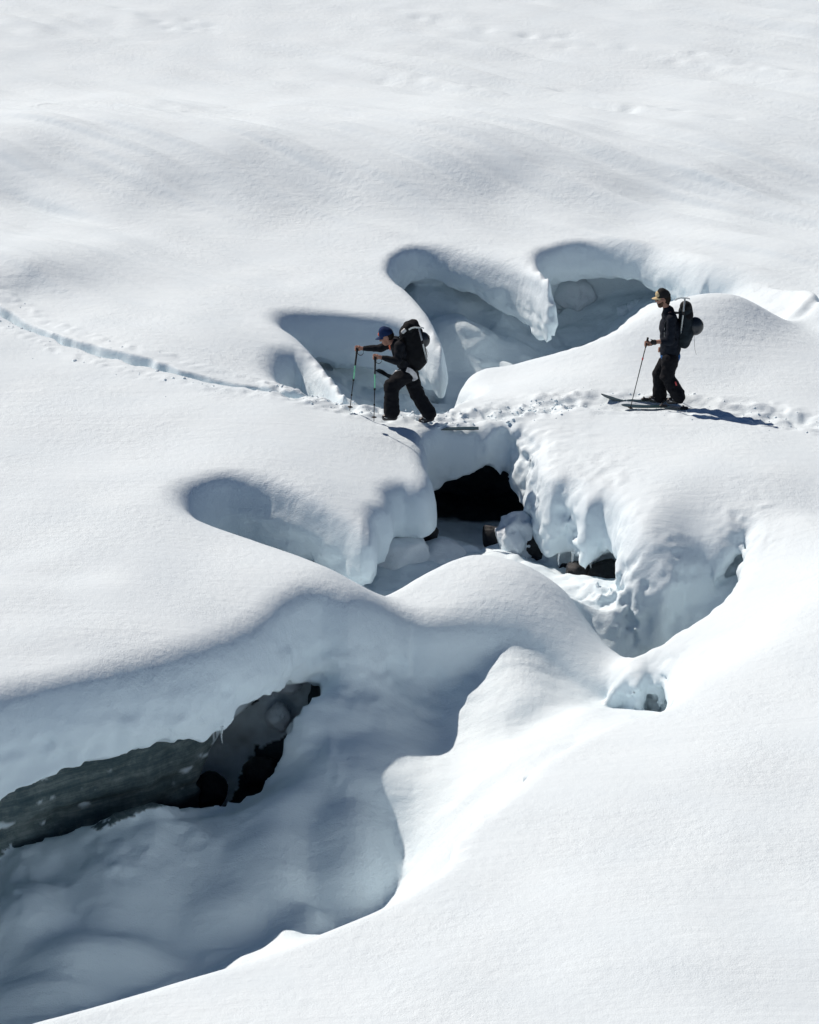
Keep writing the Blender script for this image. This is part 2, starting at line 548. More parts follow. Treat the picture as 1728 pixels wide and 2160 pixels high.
FLOOR = P3([
    # lower gully
    (-200, 1850, -2.9), (0, 1800, -2.73), (120, 1772, -2.63), (340, 1708, -2.45), (450, 1696, -2.48), (545, 1656, -2.36), (595, 1578, -2.02), (645, 1496, -1.72), (662, 1412, -1.32), (680, 1385, -1.2),
    (0, 1850, -2.75), (130, 1900, -2.8), (350, 1800, -2.5), (350, 1960, -3.1), (100, 2050, -3.3), (600, 1860, -2.8), (500, 1960, -3.2), (640, 1930, -3.2), (560, 1740, -2.35), (750, 1650, -2.0), (640, 1760, -2.5),
    (780, 1800, -2.75), (830, 1870, -3.05), (720, 1500, -1.62), (800, 1430, -1.45), (720, 1420, -1.28), (880, 1480, -1.8), (880, 1580, -1.9), (900, 1660, -2.0), (900, 1760, -2.3), (880, 1830, -2.6), (700, 1570, -1.75), (800, 1560, -1.85),
    (1040, 1620, -1.65), (1000, 1460, -1.58), (955, 1490, -1.7), (960, 1540, -1.88), (1055, 1385, -1.25), (1080, 1335, -1.08), (1020, 1430, -1.48), (1120, 1545, -1.8), (1080, 1570, -1.82),
    (1100, 1470, -1.42), (1180, 1400, -1.6), (1160, 1360, -1.42), (1260, 1420, -1.7), (1300, 1475, -1.75), (1230, 1520, -1.35), (1390, 1480, -2.6), (930, 1400, -1.5), (1000, 1350, -1.4), (860, 1380, -1.35),
    (590, 1985, -2.75), (470, 2045, -2.95), (940, 1830, -2.0), (1000, 1730, -1.5), (1180, 1600, -1.2), (0, 2150, -3.4), (700, 1950, -3.2),
    (1350, 1352, -1.75), (1420, 1305, -1.42), (1500, 1240, -1.1), (1560, 1165, -.85), (1290, 1325, -1.6), (1570, 1125, -.75),
    # pool in front of the bridge
    (980, 1080, -1.7), (900, 1085, -1.7), (1000, 1120, -1.75), (900, 1150, -1.6), (1060, 1170, -1.55), (1000, 1175, -1.6), (820, 1160, -1.6), (1120, 1185, -1.7), (700, 1150, -1.5), (550, 1090, -1.3),
    (1200, 1215, -1.8), (1280, 1218, -1.9), (1150, 1100, -1.75),
    # far gully
    (780, 880, -1.6), (850, 885, -1.8), (930, 880, -1.9), (760, 850, -1.5), (900, 850, -2.1), (820, 820, -1.6), (900, 815, -2.0), (760, 790, -1.3), (840, 795, -1.5), (660, 752, -1.1), (980, 800, -2.0), (1060, 750, -1.85), (1200, 690, -1.85), (1300, 650, -1.75), (1380, 632, -1.75),
    (870, 612, -1.0), (920, 632, -1.05), (990, 648, -1.25), (1060, 690, -1.6), (1130, 710, -1.8), (1000, 700, -1.65), (950, 725, -1.75), (1160, 730, -1.9), (1180, 650, -1.5), (1240, 616, -1.3), (1330, 612, -1.2), (1400, 618, -1.2), (1480, 606, -.5), (1560, 606, -.3), (1640, 612, .1), (1690, 614, .3), (660, 805, -1.0), (700, 838, -.85), (620, 720, -1.0),
])

G_FAR = P3([
    (724, 828, -0.05), (727, 806, 0), (692, 757, 0), (640, 716, 0), (598, 692, 0), (606, 672, 0), (660, 661, 0), (760, 660, 0), (860, 670, 0), (930, 705, 0),
    (915, 665, 0), (870, 612, 0), (828, 575, 0), (824, 545, 0), (860, 524, 0), (920, 522, 0), (1010, 540, 0), (1100, 565, 0), (1164, 606, 0),
    (1150, 578, 0), (1136, 552, 0), (1145, 528, 0), (1190, 514, 0), (1260, 512, 0), (1360, 527, 0), (1432, 552, 0.02), (1480, 568, 0.06), (1550, 582, 0.1), (1640, 604, 0.2), (1700, 612, 0.4),
    (1640, 616, 0.55), (1540, 606, 0.6), (1460, 608, 0.6), (1390, 634, 0.45), (1310, 672, 0.3), (1215, 728, 0.05), (1110, 748, -0.12), (1010, 768, -0.3), (968, 802, -0.35), (995, 830, -0.3), (962, 868, -0.3),
    (930, 880, -0.15), (870, 874, -0.1), (790, 862, -0.05), (728, 855, -0.03), (660, 838, 0), (612, 810, 0), (590, 776, 0), (604, 748, 0), (645, 748, 0), (690, 784, 0),
])
G_POOL = P3([
    (892, 940, -0.15), (908, 985, -0.15), (894, 1008, -0.12), (850, 1004, -0.1), (822, 1018, -0.1), (818, 1048, -0.12), (794, 1052, -0.1), (780, 1092, -0.12),
    (730, 1062, 0), (650, 1038, 0), (560, 1018, 0), (480, 1012, 0), (420, 1030, 0), (408, 1060, 0), (455, 1092, 0), (600, 1136, 0), (740, 1180, -0.1), (830, 1236, -0.72),
    (920, 1186, -0.55), (1000, 1152, -0.42), (1100, 1158, -0.45), (1180, 1196, -0.75), (1222, 1226, -1.02), (1285, 1230, -0.98), (1316, 1196, -0.85), (1320, 1125, -0.5), (1302, 1068, -0.3),
    (1268, 1040, -0.2), (1238, 1046, -0.2), (1205, 1005, -0.15), (1170, 1004, -0.15), (1144, 985, -0.12), (1132, 958, -0.12), (1104, 926, -0.12), (1055, 908, -0.15), (980, 908, -0.18), (920, 915, -0.18),
])
G_LOW = P3([
    (-500, 1660, 0), (-250, 1560, 0), (0, 1478, 0), (200, 1428, 0), (400, 1376, 0), (530, 1318, 0), (610, 1262, 0), (670, 1238, 0), (750, 1272, -0.25), (830, 1325, -0.8), (920, 1322, -0.8), (1000, 1314, -0.8),
    (1080, 1326, -0.88), (1165, 1358, -1.02), (1245, 1412, -1.25), (1305, 1450, -1.45), (1345, 1455, -1.4), (1370, 1420, -1.3), (1405, 1428, -1.2), (1425, 1450, -1.0), (1400, 1472, -0.2),
    (1280, 1502, -0.15), (1150, 1578, -0.1), (1040, 1670, 0), (955, 1755, 0), (930, 1812, 0), (850, 1876, 0), (660, 1956, 0), (520, 2006, 0), (250, 2076, 0), (0, 2144, 0), (-300, 2230, 0), (-700, 2330, 0),
])
G_FURROW = P3([
    (1225, 1290, -1.3), (1300, 1252, -1.05), (1400, 1216, -0.75), (1480, 1162, -0.5), (1525, 1128, -0.32), (1560, 1098, -0.22), (1588, 1104, -0.22), (1580, 1150, -0.35), (1556, 1200, -0.46), (1500, 1266, -0.62),
    (1430, 1320, -0.82), (1352, 1366, -1.02), (1300, 1345, -1.2),
])
# roundness k, undercut U, depth where the undercut starts t0, roughness r, lip bulge
LIPS = [
    ((1400, 1216, -.75), .7, .0, .6, .5), ((1300, 1252, -1.05), .55, .0, .5, .5), ((1480, 1162, -.5), .6, 0, .5, .5), ((1540, 1118, -.3), .25, .25, .35, .6), ((1430, 1320, -.82), .3, .05, .5, .6), ((1352, 1366, -1.02), .3, .05, .5, .6), ((1580, 1150, -.35), .25, .1, .4, .6),
    ((1260, 512, 0), .2, 1.1, .75, .35), ((930, 524, 0), .2, 1.0, .75, .35), ((1163, 606, 0), .24, .12, 1.1, .35), ((1420, 548, 0), .5, .4, .7, .3), ((1540, 578, .1), .6, 0, 1, .2),
    ((760, 660, 0), .2, 1.0, .95, .25), ((928, 700, 0), .25, .3, 1.0, .3), ((600, 690, 0), .4, .3, .9, .2), ((690, 784, 0), .3, .25, 1.0, .3), ((592, 776, 0), .5, .1, 1.0, .2), ((690, 848, 0), .15, .0, 1.0, .3),
    ((1470, 612, .6), 1.0, 0, 1, .1), ((1310, 672, .3), .8, 0, 1, .2), ((1110, 748, -.1), .5, 0, 1, .3), ((970, 802, -.35), .45, .1, 1, .4),
    ((860, 878, -.15), .15, .1, .6, .4), ((940, 884, -.15), .15, .1, .6, .4), ((1000, 905, -.18), .25, .0, .6, .3), ((930, 915, -.18), .25, .0, .6, .3), ((1130, 915, -.1), .6, .0, .6, .7),
    ((912, 996, -.15), .3, .8, .78, .3), ((815, 1035, -.1), .3, .75, .85, .3), ((782, 1090, -.1), .3, .6, .85, .35), ((500, 1012, 0), .3, .15, 1.0, .2), ((680, 1048, 0), .28, .3, .95, .25), ((410, 1060, 0), .6, .2, .9, .2), ((600, 1136, 0), .35, .2, .9, .15),
    ((830, 1226, -.5), .4, .1, 1, .1), ((920, 1186, -.55), .35, 0, 1, .1), ((1000, 1152, -.42), .3, 0, 1, .1), ((1100, 1158, -.45), .3, 0, 1, .1), ((1190, 1208, -.8), .4, 0, 1, .3), ((1322, 1200, -1.05), .25, .1, .5, .6), ((1308, 1068, -.3), .2, .5, .85, .8), ((1250, 1040, -.2), .25, .55, 1.0, .8), ((1180, 1004, -.1), .25, .45, 1.15, .8), ((1135, 965, -.1), .3, .1, 1.2, .5),
    ((0, 1478, 0), .5, 1.2, 1.2, .3), ((200, 1428, 0), .5, 1.2, 1.15, .3), ((380, 1381, 0), .5, 1.2, 1.1, .3), ((500, 1332, 0), .45, 1.2, 1.05, .3), ((590, 1275, 0), .42, 1.0, 1.05, .4), ((660, 1240, -.1), .42, .7, 1.2, .3), ((730, 1265, -.2), .5, .6, 1.2, .2), ((830, 1325, -.55), .55, .15, 1.1, .12), ((-400, 1620, 0), .8, 1.7, 1.15, .4),
    ((1000, 1314, -.8), .5, 0, 1, .12), ((920, 1322, -.8), .5, 0, 1, .12), ((1165, 1358, -1), .6, 0, 1, .15), ((1250, 1412, -1.25), .6, 0, 1, .15), ((1345, 1455, -1.4), .25, .3, .35, 1.0), ((1405, 1428, -1.2), .25, .4, .35, 1.0),
    ((1400, 1472, -.2), .4, 0, 1, .2), ((1150, 1578, -.1), .4, 0, 1, .35), ((930, 1812, 0), .3, 0, 1, .4), ((660, 1956, 0), .35, 0, 1, .15), ((0, 2144, 0), .4, 0, 1, .1),
]
TRACK_L = P3([(-400, 520, .3), (-150, 585, .3), (0, 648, .22), (60, 681, .2), (130, 711, .2), (230, 748, .18), (350, 781, .14), (450, 806, .1), (540, 823, .06), (640, 842, .03)])
TRACK_M = P3([(560, 826, .05), (640, 842, .03), (720, 862, 0), (790, 876, -.05), (850, 888, -.12), (920, 896, -.18), (985, 888, -.14), (1050, 868, -.05), (1120, 856, 0), (1200, 850, 0)])
TRACK_R = P3([(1050, 868, -.05), (1180, 850, 0), (1290, 850, .02), (1440, 853, .02), (1560, 866, .02), (1728, 888, .02), (1900, 905, .02), (2200, 930, 0)])
PRINTS = P3([(880, 30, 1.08), (960, 45, 1.02), (1050, 70, 0.92), (1130, 80, 0.88), (1200, 98, 0.81), (300, 30, 1.08), (380, 45, 1.02), (420, 58, 0.97), (870, 183, 0.60), (930, 190, 0.60), (1020, 205, 0.60), (1210, 206, 0.60),
             (1260, 235, 0.60), (1330, 237, 0.60), (1500, 258, 0.60), (1390, 128, 0.69), (1450, 140, 0.64), (1560, 160, 0.60), (1640, 172, 0.60), (1700, 182, 0.60)])

top_plate = Plate(TOP, 0.0007)
floor_plate = Plate(FLOOR, 0.0009)
tl, tm, tr = spline(TRACK_L, False), spline(TRACK_M, False), spline(TRACK_R, False)


def rot(x, y, deg):
    a = math.radians(deg)
    return x * math.cos(a) + y * math.sin(a), -x * math.sin(a) + y * math.cos(a)


def top_height(x, y):
    """Height of the unbroken snow surface."""
    z = top_plate(x, y)
    far = np.maximum(np.maximum(np.abs(x) - 24, 0), np.maximum(y - 88, 8 - y))
    w = sstep(0, 25, far)
    r = np.hypot(x, y - 40)
    zfar = 0.5 + np.maximum(y - 60, 0) * 0.17 + np.maximum(np.abs(x) - 20, 0) * 0.06 + 6 * noise2(x / 90, y / 90, 5) * sstep(30, 200, r)
    z = z * (1 - w) + zfar * w
    # gentle swells and wind streaks
    z = z + 0.035 * noise2(x / 1.7, y / 2.6, 1) + 0.018 * noise2(x / 0.8, y / 0.9, 2)
    xr, yr = rot(x, y, -38)
    streak = noise2(xr / 4.0, yr / 0.5, 3) + 0.55 * noise2(xr / 2.4, yr / 0.2, 4)
    sl = sstep(42.5, 48, y) * 1.15 + 0.25
    z = z + 0.075 * streak * sl * (0.6 + 0.6 * noise2(x / 3.5, y / 3.0, 18))
    xr, yr = rot(x, y, 8)
    z = z + 0.02 * noise2(xr / 3.5, yr / 0.6, 6) * sstep(-2.0, -4.5, x) * sstep(43, 40, y)
    # ski track
    near = (np.abs(x) < 16) & (y > 36) & (y < 50)
    if near.any():
        xs, ys = x[near], y[near]
        zz = z[near]
        d, a = seg_dist(xs + 0.06 * noise2(xs / 0.7, ys / 0.7, 19), ys + 0.06 * noise2(xs / 0.6, ys / 0.6, 20), tl)
        wob = 0.05 * noise2(xs / 0.25, ys / 0.25, 8)
        groove = sstep(0.15, 0.07, d + 0.9 * wob)
        zz = zz - 0.25 * groove + 0.02 * np.exp(-((d - 0.42) / 0.14) ** 2) * (1 + noise2(xs / 0.12, ys / 0.12, 9))
        d, a = seg_dist(xs, ys, tm)
        band = sstep(0.55, 0.15, d)
        zz = zz + band * (0.05 * noise2(xs / 0.17, ys / 0.17, 10) + 0.04 * noise2(xs / 0.075, ys / 0.075, 11))
        d, a = seg_dist(xs, ys, tr)
        band = sstep(0.75, 0.3, d + 0.1 * noise2(xs / 0.5, ys / 0.5, 12))
        calm = np.exp(-((xs - 3.55) / 0.85) ** 2) * sstep(0.45, 0.25, d)
        band = band * (1 - 0.8 * calm)
        zz = zz + band * (0.045 * noise2(xs / 0.3, ys / 0.26, 13) + 0.028 * noise2(xs / 0.1, ys / 0.1, 14)) - 0.05 * calm - 0.07 * sstep(0.35, 0.1, d + 0.15 * noise2(xs / 0.6, ys / 0.6, 17))
        z[near] = zz
    # footprints on the far bench
    fp = (y > 55) & (y < 90) & (np.abs(x) < 14)
    if fp.any():
        xs, ys = x[fp], y[fp]
        zz = z[fp]
        for i, (px, py, pz) in enumerate(PRINTS):
            for k in range(3):
                ox, oy = px + (k - 1) * 0.5 + 0.22 * math.sin(i * 7 + k * 3), py - (k - 1) * 0.28 + 0.3 * math.cos(i * 5 + k * 2)
                zz = zz - (0.02 + 0.025 * ((i * 37 + k * 17) % 10) / 10) * np.exp(-((xs - ox) / 0.17) ** 2 - ((ys - oy) / 0.2) ** 2)
        zz = zz + 0.02 * noise2(xs / 0.55, ys / 0.5, 15) * sstep(-0.1, 0.5, noise2(xs / 4, ys / 4, 16))
        z[fp] = zz
    return z


# ------------------------------------------------------------------ the snow: solid field
H = 0.04
X0, X1, Y0, Y1, Z0, Z1 = -9.6, 9.8, 18.5, 55.5, -4.4, 1.9
gx = np.arange(X0, X1, H); gy = np.arange(Y0, Y1, H); gz = np.arange(Z0, Z1, H)
GX, GY = np.meshgrid(gx, gy, indexing='ij')
HT = top_height(GX, GY)
cs = max(1, int(round(0.12 / H)))
cx_, cy_ = np.arange(X0 - 0.2, X1 + 0.3, 0.12), np.arange(Y0 - 0.2, Y1 + 0.3, 0.12)


def coarse(fn):
    """Evaluate on a 12 cm lattice and interpolate to the fine one."""
    A, B = np.meshgrid(cx_, cy_, indexing='ij')
    C = fn(A, B)
    fi = (gx - cx_[0]) / 0.12; fj = (gy - cy_[0]) / 0.12
    i0 = fi.astype(int); j0 = fj.astype(int)
    a = (fi - i0)[:, None]; b = (fj - j0)[None, :]
    i0 = i0[:, None]; j0 = j0[None, :]
    return C[i0, j0] * (1 - a) * (1 - b) + C[i0 + 1, j0] * a * (1 - b) + C[i0, j0 + 1] * (1 - a) * b + C[i0 + 1, j0 + 1] * a * b


gullies = [spline(g, True) for g in (G_FAR, G_POOL, G_LOW, G_FURROW)]


def gully_dist(g):
    def fn(A, B):
        d, _ = seg_dist(A, B, g, True)
        return np.where(inside_poly(A, B, g), -d, d)
    return fn


DGS = [coarse(gully_dist(g)) for g in gullies]
DG = np.minimum.reduce(DGS)
lp = np.array([place(*p[0])[:2] for p in LIPS]); lv = np.array([p[1:] for p in LIPS])


def lip_params(A, B):
    w = 1.0 / (((A[..., None] - lp[:, 0]) ** 2 + (B[..., None] - lp[:, 1]) ** 2) ** 1.6 + 1e-3)
    w /= w.sum(-1, keepdims=True)
    return w @ lv


_lip = lip_params(*np.meshgrid(cx_, cy_, indexing='ij'))
PK, PU, PT, PR = [coarse(lambda A, B, k=k: _lip[..., k]) for k in range(4)]

PT = PT + 0.13 * noise2(GX / 0.7, GY / 0.7, 53) + 0.07 * noise2(GX / 0.22, GY / 0.22, 54) + 0.03 * noise2(GX / 0.09, GY / 0.09, 55)
# stream channels, and crevices and a hole coloured dark for shade: the snow floor is missing there
CH = [
    ([(p[0] - 0.2, p[1] + 0.62, p[2]) for p in P3([(-300, 1875, -2.8), (0, 1800, -2.73), (120, 1772, -2.63), (340, 1706, -2.45), (450, 1694, -2.48), (545, 1654, -2.36), (595, 1576, -2.02)])], 0.6, 1.3),
    (P3([(1140, 1085, -1.8), (1150, 1130, -1.8), (1190, 1175, -1.8), (1250, 1190, -1.8), (1310, 1195, -1.8)]), 0.34, 0.8),
    (P3([(1370, 1450, -2), (1400, 1452, -2), (1430, 1430, -2)]), 0.5, 1.5),
    (P3([(700, 760, -1.5), (760, 762, -1.5), (830, 775, -1.5), (900, 785, -1.6)]), 0.22, 0.9),
    (P3([(1160, 650, -1.6), (1280, 590, -1.6), (1330, 592, -1.6), (1400, 610, -1.6)]), 0.25, 0.8),
]


BUMPS = [(960, 655, -1.2, .4, .4, .25), (1060, 705, -1.7, .35, .4, .3), (1010, 735, -1.75, .3, .3, .22), (900, 745, -1.8, .3, .3, .22), (1240, 690, -1.85, .4, .3, .2), (800, 815, -1.6, .35, .35, .2), (290, 1770, -2.55, .75, .5, .24), (50, 1850, -2.9, .22, .5, .22), (140, 1785, -2.85, .25, .25, .16), (335, 1712, -2.75, .3, .25, .14), (560, 1745, -2.5, .35, .4, .14), (740, 1650, -2.0, .35, .5, .05), (520, 1850, -2.8, .3, .3, .14), (640, 1900, -3.0, .25, .4, .16),
         (600, 1975, -2.9, .25, .25, .2), (470, 2040, -3.0, .22, .25, .16), (700, 1520, -1.7, .35, .35, .1), (200, 1960, -3.0, .5, .3, .18), (420, 1930, -2.9, .3, .3, -.14), (700, 1760, -2.6, .25, .35, -.12), (250, 1880, -2.8, .3, .25, -.14), (800, 1440, -1.45, .4, .3, .12), (1000, 1660, -1.7, .4, .2, .1)]


# rounded mounds of fallen, snowed-over blocks: view point, top height, radii
MOUNDS = [(290, 1785, -2.42, 1.15, .80, .60), (60, 1860, -2.62, .60, .85, .55), (480, 1870, -2.72, .80, .60, .45), (580, 1745, -2.3, .70, .80, .50), (740, 1680, -2.12, .60, .90, .45), (640, 1920, -2.85, .50, .50, .45), (200, 1975, -2.85, 1.1, .45, .45),
          (770, 1560, -1.82, .80, .70, .40), (700, 1460, -1.38, .70, .50, .35), (120, 2060, -3.1, .9, .4, .4),
          (960, 665, -1.12, .75, .55, .45), (1060, 705, -1.5, .60, .50, .40), (970, 745, -1.72, .55, .4, .35), (1230, 690, -1.72, .7, .4, .3), (820, 825, -1.5, .6, .45, .35)]


def floor_fn(A, B, channel=True):
    z = floor_plate(A, B)
    z = z + 0.13 * noise2(A / 0.95, B / 1.1, 21) + 0.03 * noise2(A / 0.42, B / 0.45, 22)
    rg = 1 - np.abs(noise2(A / 0.9 + 0.6 * noise2(A / 0.7, B / 0.7, 26), B / 1.2, 25)) * 2.2
    z = z + 0.07 * np.maximum(rg, 0) ** 2 * sstep(0.1, -0.8, A) * sstep(33.5, 32, B) + 0.016 * noise2(A / 0.17, B / 0.17, 28)
    z = z + 0.10 * np.maximum(0, noise2(A / 0.7, B / 0.9, 24)) * sstep(42, 44, B)
    for u, v, zz, rx, ry, amp in [(*q[:5], q[5] * 0.7) for q in BUMPS]:
        p = place(u, v, zz)
        z = z + amp * np.exp(-((A - p[0]) / rx) ** 2 - ((B - p[1]) / ry) ** 2)
    wx = A + 0.10 * noise2(A / 0.45, B / 0.45, 61); wy = B + 0.10 * noise2(A / 0.45, B / 0.45, 62)
    for u, v, zt, rx, ry, rz in MOUNDS:
        p = place(u, v, zt)
        q = ((wx - p[0]) / rx) ** 2 + ((wy - p[1]) / ry) ** 2
        z = smax(z, zt - rz * 0.8 * q, 0.18)
    for pts, hw, dep in (CH if channel else []):
        d, _ = seg_dist(A, B, spline(pts, False))
        d = d + 0.07 * noise2(A / 0.3, B / 0.3, 23)
        z = z - dep * sstep(hw + 0.1, hw - 0.1, d)
    return z


HF = coarse(floor_fn)
blk = sstep(39.2, 39.5, GY) * sstep(41.2, 40.5, GY) * sstep(-2.2, -1.6, GX) * sstep(3.0, 2.4, GX)
HF = np.where(blk > 0, np.maximum(HF, -0.42 * blk + HF * (1 - blk)), HF)
HFS = coarse(lambda A, B: floor_fn(A, B, False))
for hh in (HF, HFS):
    hh += (np.minimum(hh, HT - 0.35) - hh) * sstep(0.1, 0.5, DG)
gxx, gyy = np.gradient(HT, H)
NRM = 1.0 / np.sqrt(1 + gxx ** 2 + gyy ** 2)

# crumbly snow: right-hand face, furrow and ridge
CRUMB = [(1150, 985, -.3, .4), (1170, 1000, -.5, .4), (1205, 1010, -.8, .4), (1240, 1040, -.4, .4), (1270, 1045, -.6, .4), (1305, 1075, -.6, .35), (1335, 1130, -.6, .3), (1345, 1440, -1.3, .3), (1405, 1420, -1.2, .35), (1450, 1400, -.9, .35), (1370, 1370, -1.1, .3),
         (1430, 1330, -.9, .3), (1500, 1275, -.7, .3), (1560, 1210, -.5, .3), (1600, 1160, -.4, .3), (1545, 1110, -.3, .3), (1600, 1080, -.2, .25), (1250, 1280, -1.5, .4), (1330, 1300, -1.5, .4), (1400, 1260, -1.2, .35), (1300, 1210, -.9, .3), (1250, 1240, -1.3, .3),
         (1000, 880, -.1, .3), (1080, 900, -.1, .4), (1130, 930, -.2, .4), (960, 870, -.2, .3), (1220, 735, 0, .3), (1260, 715, .1, .3), (1100, 1600, -.2, .3), (1000, 1720, -.1, .3), (945, 1790, 0, .25)]


def crumb_fn(A, B):
    w = np.zeros(A.shape)
    for u, v, z, r in CRUMB:
        p = place(u, v, z)
        w = np.maximum(w, np.exp(-((A - p[0]) ** 2 + (B - p[1]) ** 2) / (r * r)))
    return w


PC = coarse(crumb_fn)

# tunnel under the bridge
T0, T1 = place(1010, 1120, -1.7), place(985, 905, -1.7)
CARVE = [(place(722, 1312, -.75), (.05, .1, .07)), (place(712, 1335, -.95), (.05, .1, .08)), (place(775, 1340, -1.0), (.16, .15, .12)), (place(915, 1412, -1.6), (.16, .12, .07)),
         (place(955, 700, -1.6), (.2, .25, .13))]

HOLLOW = [(place(u, v, z), r) for u, v, z, r in [(440, 1632, -2.8, .6), (510, 1592, -2.5, .62), (560, 1545, -2.25, .5), (598, 1492, -1.95, .38), (620, 1444, -1.66, .3), (640, 1404, -1.4, .2), (662, 1378, -1.24, .12), (695, 1366, -1.2, .06)]]


def hollow_field(x, y, z):
    """Positive inside the tapering hollow under the left cornice."""
    best = None
    for (a, ra), (b, rb) in zip(HOLLOW[:-1], HOLLOW[1:]):
        d = b - a; L2 = d @ d
        t = np.clip(((x - a[0]) * d[0] + (y - a[1]) * d[1] + (z - a[2]) * d[2]) / L2, 0, 1)
        f = ra + (rb - ra) * t - np.sqrt((x - a[0] - t * d[0]) ** 2 + (y - a[1] - t * d[1]) ** 2 + (z - a[2] - t * d[2]) ** 2)
        best = f if best is None else np.maximum(best, f)
    return best


ax = T1 - T0
ux, uy = ax[:2] / np.linalg.norm(ax[:2])
L0 = max(0.0, 39.6 - T0[1])
F = np.empty((len(gx), len(gy), len(gz)), np.float32)
SL = 40
for j in range(0, len(gy), SL):
    s = slice(j, j + SL)
    x = gx[:, None, None]; y = gy[None, s, None]; z = gz[None, None, :]
    ht = HT[:, s, None].astype(np.float32); d = DG[:, s, None].astype(np.float32)
    k = PK[:, s, None].astype(np.float32); U = PU[:, s, None].astype(np.float32); t0 = PT[:, s, None].astype(np.float32)
    t = ht - z.astype(np.float32)
    A = t * NRM[:, s, None].astype(np.float32)
    off = U * sstep(t0, t0 + 0.3, t) + (-0.08) * np.exp(-((t - t0 * 0.6) / 0.3) ** 2) * (U > 0.05)
    B = None
    for gi in range(4):
        di = DGS[gi][:, s, None].astype(np.float32)
        do = np.minimum.reduce([DGS[q][:, s] for q in range(4) if q != gi])[:, :, None].astype(np.float32)
        bi = di - np.minimum(off, np.maximum(0.5 * (di + do) - 0.22, 0.0))
        B = bi if B is None else np.minimum(B, bi)
    f = smin(A, B, k)
    c = HF[:, s, None].astype(np.float32) - z
    f = smax(f, np.minimum(c, 3).astype(np.float32), 0.16)
    # tunnel
    jy = gy[s]
    if jy[-1] > 37.5 and jy[0] < 42.0:
        tx = (gx > -2.5) & (gx < 4.5)
        xs_t = gx[tx][:, None, None]
        al = (xs_t - T0[0]) * ux + (y - T0[1]) * uy
        la = -(xs_t - T0[0]) * uy + (y - T0[1]) * ux
        zz = (z - (-1.74)) * 1.05
        tap = np.clip(0.98 - 0.34 * np.maximum(al - L0, 0), 0.3, 1.1)
        tun = 0.88 * tap + 0.06 * noise3(la / 0.4 + 0 * z, al / 0.5 + 0 * z, z / 0.3 + 0 * al, 27) - (np.abs(la / 1.5) ** 1.5 + np.abs(zz / np.where(zz > 0, 1.0, 0.3)) ** 1.5) ** (1 / 1.5)
        tun = np.minimum(tun, np.minimum(al + 0.2, L0 + 1.15 - al)).astype(np.float32)
        f[tx] = smin(f[tx], -tun, 0.12)
    for cpt, rad in CARVE:
        if jy[-1] < cpt[1] - 0.8 or jy[0] > cpt[1] + 0.8:
            continue
        tx = np.abs(gx - cpt[0]) < 0.8
        e = np.sqrt(((gx[tx][:, None, None] - cpt[0]) / rad[0]) ** 2 + ((y - cpt[1]) / rad[1]) ** 2 + ((z - cpt[2]) / rad[2]) ** 2)
        f[tx] = smin(f[tx], ((e - 1) * min(rad)).astype(np.float32), 0.08)
    if jy[-1] > HOLLOW[0][0][1] - 1.6 and jy[0] < HOLLOW[-1][0][1] + 1.2:
        hx = (gx > -4.6) & (gx < 0.4)
        hf = hollow_field(gx[hx][:, None, None], y, z).astype(np.float32)
        f[hx] = smin(f[hx], -hf, 0.08)
    # uneven faces
    m = (np.abs(f) < 0.25) & ((np.abs(DG[:, s, None]) < 1.0) | (PC[:, s, None] > 0.02) | ((PU[:, s, None] > 0.7) & (DG[:, s, None] < 2.2)))
    I, J, K = np.nonzero(m)
    px, py, pz = gx[I], gy[j + J], gz[K]
    dd = DG[I, j + J]; rr = PR[I, j + J]
    face = sstep(0.9, 0.35, np.abs(dd)) * sstep(0.35, 0.8, HT[I, j + J] - pz)
    n = (0.07 * fbm3(px / 0.8, py / 0.8, pz / 0.45, 3, 31) + 0.03 * fbm3(px / 0.2, py / 0.2, pz / 0.16, 2, 33)) * face
    rim = sstep(0.42, 0.12, dd) * sstep(-0.6, -0.1, dd) * sstep(0.02, 0.2, HT[I, j + J] - pz)
    cr = PC[I, j + J]
    wall = sstep(0.8, 1.0, PU[I, j + J]) * sstep(0.05, 0.3, dd) * sstep(0, 0.2, HT[I, j + J] - pz - PT[I, j + J]) * (py < 36)
    n = n + wall * (0.05 * noise3(px / 1.6, py / 1.6, pz / 0.11, 51) + 0.12 * noise3(px / 0.6, py / 0.6, pz / 1.4, 52) + 0.03 * noise3(px / 0.16, py / 0.16, pz / 0.12, 56))
    side = sstep(0.05, 0.35, HT[I, j + J] - pz) * sstep(0.5, 0.2, dd)
    n = n + 0.145 * cr * side * fbm3(px / 0.34, py / 0.34, pz / 0.6, 4, 35, 0.6)
    n = n + (0.024 + 0.035 * side) * cr * (fbm3(px / 0.12, py / 0.12, pz / 0.12, 2, 47) + 0.2) + 0.02 * rr * rim * fbm3(px / 0.16, py / 0.16, pz / 0.16, 2, 39)
    f[m] += n.astype(np.float32)
    F[:, s, :] = f
V, Q = surface_net(F, (X0, Y0, Z0), H)
del F
